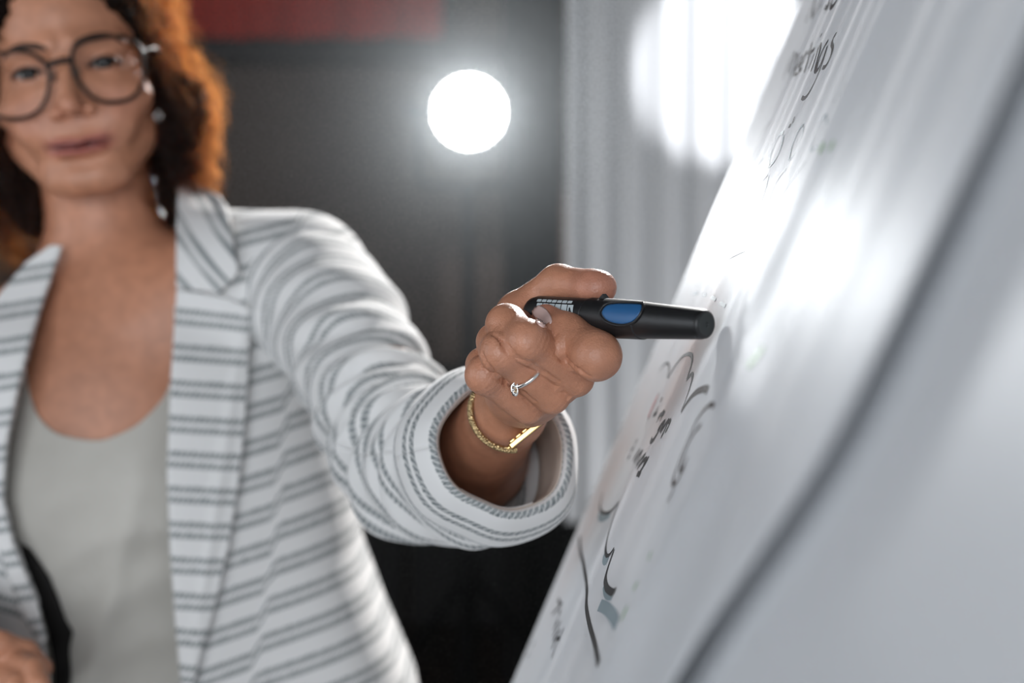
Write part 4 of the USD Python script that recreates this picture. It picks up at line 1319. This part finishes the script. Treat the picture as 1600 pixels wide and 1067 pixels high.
# ---- lapels and collar, laid over the blazer
def lay(name, outline, lo, hi, slope, off=0.0, step=5.0, lift=None, fsdf=None):
    g = fsdf or jacket_sdf
    pts, t = poly_grid(curve(outline, closed=True, n=len(outline) * 8) if len(outline) < 0 else outline, step)
    dep = march(g, pts[:, 0], pts[:, 1], hi, 1.02, 1.34)
    top = P(pts[:, 0], pts[:, 1], dep)
    bad = (g(top) - hi > 0.002)
    if bad.any():
        tr = cKDTree(pts[~bad]); _, ix = tr.query(pts[bad], k=4)
        dep[bad] = dep[~bad][ix].mean(1)
    # even out the depth a little so that the sheet hangs smoothly
    tr = cKDTree(pts); _, ix = tr.query(pts, k=min(13, len(pts)))
    for _ in range(6):
        dep = 0.5 * dep + 0.5 * dep[ix].mean(1)
    if lift is not None:
        dep = dep - lift(pts)
    top = P(pts[:, 0], pts[:, 1], dep)
    vd = CAM - top; vd /= length(vd)[:, None]
    nn = vnormals(top, t)
    if (nn * vd).sum() < 0:
        t = t[:, ::-1]; nn = -nn
    V, F = solidify(top, t, hi - lo, nn)
    uv = cloth_uv(top, slope, off)
    return part(jk, name, (V, F), M_stripe, True, uv=np.vstack([uv, uv]))


roll = lambda pts: 0.002 * np.exp(-((pts[:, 0] - np.interp(pts[:, 1], [300, 460, 1067], [360, 388, 296])) / 10) ** 2)
lay("lapel", [(276, 452), (300, 455), (330, 461), (350, 464), (386, 478), (392, 484), (391, 520), (387, 600), (381, 680), (372, 760), (358, 850), (338, 940), (315, 1020), (299, 1090), (286, 1090), (282, 1067), (274, 980), (265, 850), (261, 740), (266, 600), (272, 520)], 0.0035, 0.0075, -0.10, 0.1, 5.0, roll)


def collar_sdf(p):
    d = jacket_sdf(p)
    d = smin(d, rcone(p, P(238, 318, 1.305), P(262, 420, 1.285), 0.034, 0.036), 0.03)
    return d


lay("collar", [(279, 286), (296, 282), (318, 291), (338, 303), (352, 318), (358, 336), (364, 370), (369, 405), (373, 424), (366, 434), (352, 448), (342, 459), (310, 454), (275, 450), (275, 410), (276, 350)], 0.004, 0.0085, -1.05, 0.0, 5.0, None, collar_sdf)
lay("lapel", [(96, 384), (80, 430), (60, 490), (44, 540), (30, 595), (10, 690), (4, 780), (20, 850), (54, 935), (72, 1000), (60, 1010), (30, 950), (4, 880), (-30, 780), (-50, 690), (-40, 600), (-30, 520), (-10, 470), (40, 410), (80, 382)], 0.0035, 0.0075, 0.16, 0.2, 6.0)
V, F, _ = patch([(30, 852), (44, 860), (60, 882), (76, 905), (90, 940), (100, 970), (112, 990), (108, 1020), (106, 1095), (84, 1095), (84, 1040), (74, 985), (60, 940), (42, 890)], top_sdf, 0.002, 0.006, 1.0, 1.34, 4.0)  # dark sheet laid on the top as the shade along the blazer edge
part(woman, "edge_shade_strip", (V, F), M_darkcloth, True, label="dark strip standing in for the shade inside the blazer edge")
# ------------------------------------------------------------------ hair
def cap_sdf(p):
    q = loc(p)
    d = ell(q, (0, -92, 44), (83, 101, 90))
    d = smin(d, rcone(q, (40, -76, 54), (77, -76, -38), 26, 29), 16)
    d = smin(d, rcone(q, (77, -76, -38), (74, -74, -92), 29, 17), 12)
    d = smin(d, rcone(q, (-60, -74, 60), (-88, -84, -40), 32, 30), 16)
    d = smin(d, rcone(q, (-88, -84, -40), (-58, -92, -112), 29, 18), 12)
    d = smin(d, rcone(q, (0, -150, 10), (0, -130, -82), 62, 44), 20)
    d = smin(d, rcone(q, (64, -78, -52), (64, -74, -128), 18, 14), 10)
    d = smin(d, rcone(q, (-66, -84, -52), (-62, -92, -118), 17, 15), 10)
    face = np.sqrt((q[..., 0] / 64) ** 2 + ((q[..., 2] + 22) / 98) ** 2) - 1
    face = smax(face * 62, -(q[..., 1] + 52), 8)
    d = smax(d, -face, 7)
    d = d + 2.6 * np.sin(0.31 * q[..., 2] + 0.2 * q[..., 1]) * np.sin(0.22 * q[..., 0] + 0.12 * q[..., 2]) + 2.4 * np.sin(0.16 * q[..., 0] + 0.11 * q[..., 2] + 0.05 * q[..., 1]) * np.sin(0.13 * q[..., 2] - 0.07 * q[..., 1])
    neck = rcone(q, (0, -60, -80), (4, -54, -160), 42, 50)
    return smax(d, -neck, 6) / 1000.0


M_cap = noisy("hair_mass", (0.004, 0.0025, 0.002), (0.009, 0.005, 0.004), 120, 0.95, 0.5, 300, 0.001, specular_ior_level=0.1)
lo, hi = bounds([H(x, y, z) for x in (-130, 130) for y in (-220, 20) for z in (-140, 142)], 0.01)
hv, hf = smooth_nets(cap_sdf, lo, hi, 0.0034, 3)
part(woman, "hair", (hv, hf), M_cap, True, label="dark brown wavy bob")
M_hair = look("hair_strands", {"p": ("principled_hair_bsdf", {"parametrization": "Absorption coefficient", "absorption_coefficient": (0.62, 1.30, 2.7), "roughness": 0.30, "radial_roughness": 0.4, "ior": 1.35})}, surface="p.BSDF")
r = np.random.default_rng(21)
hm = trimesh.Trimesh(hv, hf, process=False)
N_CL, PER = 430, 17
roots, fi = trimesh.sample.sample_surface(hm, N_CL * 3, seed=5)
qr = loc(roots)
face_in = np.sqrt((qr[:, 0] / 66) ** 2 + ((qr[:, 2] + 22) / 100) ** 2)
good = ~((face_in < 1.0) & (qr[:, 1] > -52)) & (qr[:, 2] > -70)
roots, fi = roots[good][:N_CL], fi[good][:N_CL]
N_CL = len(roots)
NP = 15
R0 = np.repeat(roots, PER, 0) + r.normal(0, 0.0035, (N_CL * PER, 3))
cl = np.repeat(np.arange(N_CL), PER)
phase, amp, rise = r.random(N_CL) * 6.28, r.uniform(0.15, 0.75, N_CL), r.uniform(0.0005, 0.008, N_CL)
phase, amp = phase[cl] + r.normal(0, 0.25, len(R0)), amp[cl] * r.uniform(0.8, 1.2, len(R0))
rise = rise[cl] + np.abs(r.normal(0, 0.0040, len(R0)))
L = (r.uniform(0.09, 0.17, N_CL)[cl]) * r.uniform(0.8, 1.1, len(R0))
p = R0.copy(); out = [p.copy()]
down = -HU * 0.85 + np.array([0, 0, -0.35]); last = np.tile(unit(down), (len(p), 1))
for kk in range(1, NP):
    g = grad(cap_sdf, p, 8e-4)
    side = np.cross(g, down); side /= np.maximum(length(side)[:, None], 1e-6)
    d = down + side * (amp * np.sin(phase + kk * 0.95))[:, None]
    t = d - g * (d * g).sum(-1)[:, None]
    w = np.clip(length(t), 0, 1)[:, None]
    t = t / np.maximum(length(t)[:, None], 1e-6)
    t = t * w + last * (1 - w) + 0.25 * last
    t /= length(t)[:, None]; last = t
    p = p + t * (L / (NP - 1))[:, None]
    want = rise * min(1.0, kk / 5.0) * (1 + 0.9 * np.sin(phase * 1.7 + kk * 0.8))
    s = cap_sdf(p)
    p = p + g * np.clip(want - s, -0.0015, 0.006)[:, None] * 0.8
    out.append(p.copy())
S = np.stack(out, 1)
qs = loc(S)
face_in = (np.sqrt((qs[..., 0] / 60) ** 2 + ((qs[..., 2] + 24) / 92) ** 2) < 1.0) & (qs[..., 1] > -50)
keep = ~face_in.any(1)
S = S[keep]
wd = np.linspace(0.00030, 0.00012, NP)
path_h = woman + "/hair_strands"
bc = UsdGeom.BasisCurves.Define(stage, path_h)
bc.CreateTypeAttr("linear")
bc.CreateCurveVertexCountsAttr(Vt.IntArray.FromNumpy(np.full(len(S), NP, np.int32)))
bc.CreatePointsAttr(Vt.Vec3fArray.FromNumpy((S - BASE[woman]).reshape(-1, 3).astype(np.float32)))
bc.CreateWidthsAttr(Vt.FloatArray.FromNumpy(np.tile(wd, len(S)).astype(np.float32)))
bc.SetWidthsInterpolation("vertex")
UsdShade.MaterialBindingAPI.Apply(bc.GetPrim()).Bind(M_hair)
tag(bc.GetPrim(), kind="stuff")
# ------------------------------------------------------------------ glasses
M_acetate = plain("dark_acetate", (0.012, 0.007, 0.006), 0.4, spec=0.25)
M_acetate2 = look("clear_brown_acetate", {"p": ("principled_bsdf", {"base_color": (0.34, 0.22, 0.17), "roughness": 0.2, "transmission_weight": 0.35, "ior": 1.45})})
M_lensglass = look("spectacle_lens", {"t": ("transparent_bsdf", {}), "g": ("glossy_bsdf", {"roughness": 0.02, "color": (0.8, 1.0, 0.85)}), "f": ("fresnel", {"IOR": 1.035}), "p": ("mix_closure", {})},
                   [("f.fac", "p.fac"), ("t.BSDF", "p.closure1"), ("g.BSDF", "p.closure2")], surface="p.closure")
GL = [[(9, 82), (26, 79), (45, 82), (60, 90), (71, 101), (76, 115), (76, 132), (73, 150), (65, 167), (51, 179), (33, 185), (15, 186), (-4, 182), (-20, 172), (-30, 155), (-34, 135), (-33, 112), (-27, 97), (-12, 86)],
      [(118, 72), (132, 64), (150, 60), (170, 57), (192, 58), (208, 64), (219, 76), (224, 93), (225, 112), (222, 131), (212, 147), (198, 156), (180, 159), (162, 159), (148, 154), (134, 143), (123, 128), (115, 112), (112, 95), (113, 82)]]


def specs_plane(px, py):
    """Points of the spectacles' plane: 17 mm before the eyes, with a slight wrap."""
    dirs = P(px, py, 1.0) - CAM
    out = np.empty_like(dirs)
    for k in range(3):
        y = 0.015 if k == 0 else 0.015 - 0.0000035 * loc(out)[:, 0] ** 2
        n_ = HF
        tt_ = ((HO + np.asarray(y)[..., None] * HF - CAM) @ n_) / (dirs @ n_)
        out = CAM + dirs * tt_[:, None]
    return out


gp = specs_plane(np.array([95.0]), np.array([100.0]))[0]
gl = thing("eyeglasses", gp, "brown acetate glasses worn by the woman", "glasses")
for o in GL:
    c = curve(o, closed=True, n=96)
    q = specs_plane(c[:, 0], c[:, 1])
    part(gl, "rim", tube(q, 0.0017, 10, closed=True), M_acetate, True)
    pts, t = poly_grid([tuple(x) for x in c], 9.0)
    qq = specs_plane(pts[:, 0], pts[:, 1])
    if (vnormals(qq, t) @ HF).mean() < 0:
        t = t[:, ::-1]
    part(gl, "lens", solidify(qq + 0.0008 * HF, t, 0.0016), M_lensglass, True)
b = specs_plane(np.array([74.0, 84, 95, 105, 113]), np.array([104.0, 98, 95, 94, 97]))
part(gl, "bridge", tube(curve(b + 0.001 * HF, n=30), 0.0024, 10), M_acetate, True)
for s, (a, b_) in ((1, ((222, 80), 1)), (-1, ((-32, 108), -1))):
    st = specs_plane(np.array([a[0]]), np.array([a[1]]))[0]
    pth = curve(np.array([st, H(s * 74, -20, 8), H(s * 76, -60, 6), H(s * 76, -92, 2), H(s * 74, -104, -12), H(s * 72, -108, -28)]), n=40)
    part(gl, "temple_arm", tube(pth, 0.0020, 8, squash=1.0), M_acetate, True)
    m = trimesh.creation.icosphere(2, 1.0); m.apply_scale([0.0022, 0.0035, 0.005])
    m.apply_translation(H(s * 9.5, 10, -6))
    part(gl, "nose_pad", m, M_acetate2, True)
M_silver = plain("silver", (0.80, 0.79, 0.77), 0.18, 1.0)
M_gold = plain("gold", (0.72, 0.47, 0.20), 0.28, 1.0)
EC = P(247, 182, 1.232)
for s, lab in ((1, "silver hoop earring beside the hair on the right of the face"),):
    e = thing("earring", EC, lab, "earring")
    a = np.arange(40) / 40 * 2 * math.pi
    part(e, "hoop", tube(np.array([EC + np.array([0.0025 * math.cos(x), 0.002 * math.cos(x), 0.0032 * math.sin(x)]) for x in a]), 0.0007, 8, closed=True), M_silver, True)
    m = trimesh.creation.icosphere(2, 0.0013); m.apply_translation(EC + np.array([0, 0, 0.0045]))
    part(e, "stud", m, M_silver, True)

# ------------------------------------------------------------------ marker
MA, MB = P(832, 489, 0.7385), P(1104, 507, 0.645)
max_ = unit(MB - MA); ML = float(length(MB - MA))
M_mblack = noisy("marker_black_plastic", (0.010, 0.010, 0.011), (0.014, 0.014, 0.015), 30, 0.38)
M_mcap = noisy("marker_cap_plastic", (0.009, 0.009, 0.010), (0.013, 0.013, 0.014), 30, 0.42)
M_mend = plain("marker_end_plastic", (0.030, 0.034, 0.034), 0.6)
M_mblue = plain("blue_plastic", (0.020, 0.100, 0.250), 0.42)
M_mprint = plain("pale_print", (0.50, 0.56, 0.58), 0.5)
RB = 0.0091
cap0 = 0.375 * ML
mk = thing("marker", MA, "black marker pen with a blue oval held in the woman's fingers", "marker")
part(mk, "barrel", lathe([(-0.0005, 0.0), (-0.0005, 0.0058), (0.0003, 0.0070), (0.0022, 0.0083), (0.006, RB), (0.012, RB + 0.0001), (cap0 - 0.0006, RB + 0.0001), (cap0 - 0.0002, RB - 0.0004), (cap0 + 0.01, RB - 0.0006)], MA, max_, 72), M_mblack, 35)
cap_prof = [(cap0, RB - 0.001), (cap0, RB + 0.0003), (cap0 + 0.0006, RB + 0.0006), (cap0 + 0.02, RB + 0.0005), (cap0 + 0.036, RB + 0.0001), (cap0 + 0.0365, RB - 0.0003), (ML - 0.0030, 0.0070), (ML - 0.0010, 0.0066), (ML - 0.0002, 0.0058), (ML, 0.0050)]
part(mk, "cap", lathe(cap_prof, MA, max_, 72), M_mcap, 35)
part(mk, "cap_end", lathe([(ML - 0.0004, 0.0054), (ML + 0.0001, 0.0050), (ML + 0.0001, 0.0012), (ML - 0.0006, 0.0009), (ML - 0.0006, 0.0)], MA, max_, 48), M_mend, 35, label="dark grey end face")
nubp = MA + (cap0 + 0.0085) * max_
upm = unit(np.array([0, 0, 1.0]) - max_ * max_[2])
part(mk, "clip_nub", trimesh.convex.convex_hull(np.array([nubp + upm * RB + max_ * a_ + unit(np.cross(max_, upm)) * b_ for a_ in (-0.0022, 0.0022) for b_ in (-0.002, 0.002)] + [nubp + upm * (RB + 0.0026) + unit(np.cross(max_, upm)) * b_ for b_ in (-0.0012, 0.0012)])), M_mcap, False)


def marker_sdf(p):
    x = (p - MA) @ max_
    rad = length((p - MA) - x[..., None] * max_)
    return rad - np.interp(x, [0, 0.003, 0.006, cap0, cap0 + 0.0006, cap0 + 0.036, ML - 0.003, ML], [0.0070, 0.0083, RB, RB, RB + 0.0006, RB + 0.0001, 0.0070, 0.0055])


ov = [(940.5, 490), (943, 482), (950, 476.5), (962, 474.5), (980, 474.2), (1000, 475), (1002, 477), (1000, 486), (993, 497), (984, 503.5), (972, 506), (958, 504), (947, 499)]
V, F, _ = patch([tuple(x) for x in curve(ov, closed=True, n=80)], marker_sdf, -0.0003, 0.0004, 0.60, 0.76, 2.2)
part(mk, "blue_window", (V, F), M_mblue, True, label="blue oval")
oo = curve(ov, closed=True, n=80); cen = oo.mean(0)
ring_px = cen + (oo - cen) * np.array([1.10, 1.16])
dep = march(marker_sdf, ring_px[:, 0], ring_px[:, 1], 0.0002, 0.60, 0.76)
part(mk, "window_rim", tube(P(ring_px[:, 0], ring_px[:, 1], dep), 0.0006, 8, closed=True), M_mcap, True)
# printed label: a row of slanted letters over a smaller row
def mpt(sx, ang, up=0.0):
    x = np.asarray(sx, float); a = np.asarray(ang, float)
    rad = np.interp(x, [0, 0.003, 0.006, cap0], [0.0070, 0.0083, RB, RB]) + 0.00012 + up
    e_t = unit(np.cross(max_, np.cross(unit(CAM - MA), max_)))        # towards the viewer across the axis
    e_v = np.cross(e_t, max_); e_v = e_v if e_v[2] > 0 else -e_v
    return MA + x[..., None] * max_ + rad[..., None] * (np.cos(a)[..., None] * e_t + np.sin(a)[..., None] * e_v)


def print_quads(polys):
    out = []
    for pg in polys:
        pts, t = poly_grid(pg, 0.8)
        V = mpt(pts[:, 0] / 1000, pts[:, 1] / 1000 / RB)
        cen_ = MA + ((V - MA) @ max_)[:, None] * max_
        if (vnormals(V, t) * (V - cen_)).sum() < 0:
            t = t[:, ::-1]
        out.append((V, t))
    return out


def slanted(x, w, y0, y1, sl=-0.35):
    return [(x + sl * y0, y0), (x + w + sl * y0, y0), (x + w + sl * y1, y1), (x + sl * y1, y1)]


for k in range(6):                                     # a row of slanted pale tiles with dark figures cut into them
    x_ = 14.0 + 4.7 * k
    for V, t in print_quads([slanted(x_, 4.1, 0.3, 5.6)]):
        part(mk, "printed_tile", (V, t), M_mprint, True)
    fig = [[(0.8, 1.0), (3.2, 1.0), (1.4, 4.4)], [(1.0, 0.9), (3.3, 0.9), (3.0, 2.2), (1.0, 2.2)], [(0.4, 1.2), (3.6, 1.2), (1.6, 4.9)], [(1.0, 2.2), (2.8, 2.2), (2.8, 2.9), (1.0, 2.9)], [(2.0, 0.6), (3.6, 0.6), (3.2, 2.2), (1.9, 2.2)], [(1.0, 1.4), (3.0, 1.4), (2.0, 4.0), (1.2, 4.0)]][k]
    for V, t in print_quads([[(x_ + a_ - 0.35 * b_, b_) for a_, b_ in fig]]):
        cv = MA + ((V - MA) @ max_)[:, None] * max_
        part(mk, "printed_figure", (V + (V - cv) * 0.012, t), M_mblack, True)
for k in range(8):
    x_ = 22.0 + k * 2.3
    h_ = [2.6, 2.2, 2.8, 2.0, 2.7, 2.3, 2.8, 2.4][k]
    for V, t in print_quads([slanted(x_, 2.0, -0.5 - h_, -0.5)]):
        part(mk, "printed_mark", (V, t), M_mprint, True)
for k in range(7):
    for V, t in print_quads([slanted(13.0 + k * 3.9, 3.3, 6.4, 8.4)]):
        part(mk, "printed_mark", (V, t), M_mprint, True)

# ------------------------------------------------------------------ nails
M_nail = plain("nail_varnish", (0.66, 0.47, 0.43), 0.12, spec=0.6, coat_weight=0.6)
nail_px = curve([(833, 481), (838, 477), (846, 478), (855, 485), (861, 496), (860, 505), (852, 511), (843, 506), (836, 497), (831, 489)], closed=True, n=60)
V, F, _ = patch([tuple(x) for x in nail_px], hand_sdf, -0.0004, 0.0007, 0.60, 0.80, 2.2)
part(woman, "fingernail", (V, F), M_nail, True, label="pale pink nail")


def nail(a, b, rb, normal, w=0.0052, l=0.0055):
    """A nail plate on the end of a finger from joint a to tip b."""
    t = unit(b - a); n = unit(normal - t * (normal @ t)); s_ = np.cross(t, n)
    pts, tri = poly_grid([(w * math.cos(x), l * math.sin(x) * (1.1 if math.sin(x) > 0 else 0.9)) for x in np.arange(28) / 28 * 2 * math.pi], 0.0012)
    ang = pts[:, 0] / rb
    V = b + 0.0008 * t + pts[:, 1, None] * t + (rb + 0.0004 - 6 * np.maximum(pts[:, 1], 0)[:, None] ** 2 / 0.006) * (np.cos(ang)[:, None] * n + np.sin(ang)[:, None] * s_)
    if (vnormals(V, tri) @ n).mean() < 0:
        tri = tri[:, ::-1]
    return solidify(V, tri, 0.0009)


part(woman, "fingernail", nail(THUMB[2][0], THUMB[3][0] - 0.002 * unit(THUMB[3][0] - THUMB[2][0]), THUMB[3][1], np.array([-0.1, 0.35, 1.0]), 0.0058, 0.0065), M_nail, True, label="pale pink nail")
for j in F2[:2]:
    part(woman, "fingernail", nail(j[2][0], j[3][0], j[3][1], CAM - j[3][0], 0.0050, 0.0058), M_nail, True, label="pale pink nail")

# ------------------------------------------------------------------ ring
(m0, _), (m1, _) = FING["ring"][0], FING["ring"][1]
rc_ = m0 + 0.53 * (m1 - m0)
fa = unit(m1 - m0); fa = unit(fa + 0.30 * np.array([0, 0, 1.0]))
e1r = unit(np.cross(fa, CAM - rc_)); e2r = np.cross(e1r, fa)
e2r = e2r if e2r @ (CAM - rc_) > 0 else -e2r
rg = thing("ring", rc_, "silver ring with a small cluster of stones on the ring finger", "ring")
a = np.arange(72) / 72 * 2 * math.pi
rad_r = 0.0103
part(rg, "band", tube(rc_ + rad_r * (np.cos(a)[:, None] * e1r + np.sin(a)[:, None] * e2r), 0.00065 + 0.0004 * np.clip(np.sin(a), 0, 1), 10, closed=True), M_silver, True)
M_stone = plain("pale_gold_stone", (0.80, 0.62, 0.42), 0.10, 1.0)
oc = P(804, 606, 0.688)
dep = march(hand_sdf, np.array([804.0]), np.array([606.0]), 0.0013, 0.60, 0.80)[0]
oc = P(804, 606, dep)
vdir = unit(CAM - oc)
for k, (dx, dy, rr_) in enumerate([(0.0, 5.5, 0.0011), (-0.3, 2.2, 0.0012), (1.2, 0.4, 0.0011), (-1.0, -1.6, 0.0012), (0.9, -3.0, 0.0012), (-0.2, -5.2, 0.0013)]):
    m = trimesh.creation.icosphere(1, rr_)
    m.apply_translation(P(804 + dx * 1.4, 606 - dy * 1.7, dep))
    part(rg, "stone", m, M_stone if k % 2 == 0 else M_silver, False)
lo_ = curve([P(812, 596, dep - 0.0004), P(808, 602, dep - 0.0012), P(809, 612, dep - 0.0012), P(806, 618, dep - 0.0006), P(800, 612, dep - 0.0010), P(800, 602, dep - 0.0010), P(806, 596, dep - 0.0008)], n=50)
part(rg, "setting", tube(lo_, 0.00045, 8), M_silver, True)

# ------------------------------------------------------------------ bracelet watch
wc = P(798, 643, 0.774)
wa = unit(unit(WR - EL) + np.array([0.0, 0.0, 0.10]))
x1 = unit(np.cross(wa, [0, 0, 1.0])); x1 = x1 if x1[0] > 0 else -x1
x2 = np.cross(x1, wa); x2 = x2 if x2[2] > 0 else -x2
bw = thing("bracelet_watch", wc, "slim gold bracelet watch on the wrist of the raised hand", "watch")
M_goldmesh = look("gold_mesh", {"t": ("texture_coordinate", {}), "v": ("voronoi_texture", {"scale": 1100.0}), "b": ("bump", {"strength": 0.8, "distance": 0.0006}), "p": ("principled_bsdf", {"base_color": (0.46, 0.33, 0.17), "metallic": 1.0, "roughness": 0.33})},
                  [("t.object", "v.vector"), ("v.distance", "b.height"), ("b.normal", "p.normal")])
RW = 0.0222
a = np.linspace(math.radians(-86), math.radians(-310), 110)
pthw = wc + RW * (np.cos(a)[:, None] * x1 + 0.98 * np.sin(a)[:, None] * x2)
part(bw, "bracelet_band", tube(pthw, 0.0013, 10, squash=1.4), M_goldmesh, True)
c1, c2 = P(797, 698, 0.7545), P(863, 645, 0.7545)
du = unit(c2 - c1); dn = unit(unit(CAM - c1) - du * (unit(CAM - c1) @ du)); dm = np.cross(du, dn)
dm = dm if dm[2] < 0 else -dm
mid = (c1 + c2) / 2
hl_ = float(length(c2 - c1)) / 2


def obox(c, hx, hy, hz, bev):
    m = box((-hx, -hy, -hz), (hx, hy, hz), bev)
    T = np.eye(4); T[:3, :3] = np.stack([du, dn, dm], 1); T[:3, 3] = c
    m.apply_transform(T)
    return m


part(bw, "watch_case", obox(mid - 0.003 * dn, hl_, 0.0070, 0.0016, 0.0006), M_gold, False, label="flat gold watch case")
part(bw, "watch_dial", obox(mid - 0.003 * dn + 0.0014 * dm, hl_ * 0.86, 0.0056, 0.0004, 0.0001), M_mblack, False, label="dark watch face")
for k in range(4):
    part(bw, "clasp_link", obox(c1 + (0.0030 + 0.0042 * k) * du - 0.0015 * dm, 0.0016, 0.0030, 0.0012, 0.0005), M_gold, False)
part(bw, "crown", lathe([(-0.0012, 0.0), (-0.0012, 0.0014), (0.0012, 0.0014), (0.0012, 0.0)], c1 - 0.0008 * du, du, 16), M_gold, True)
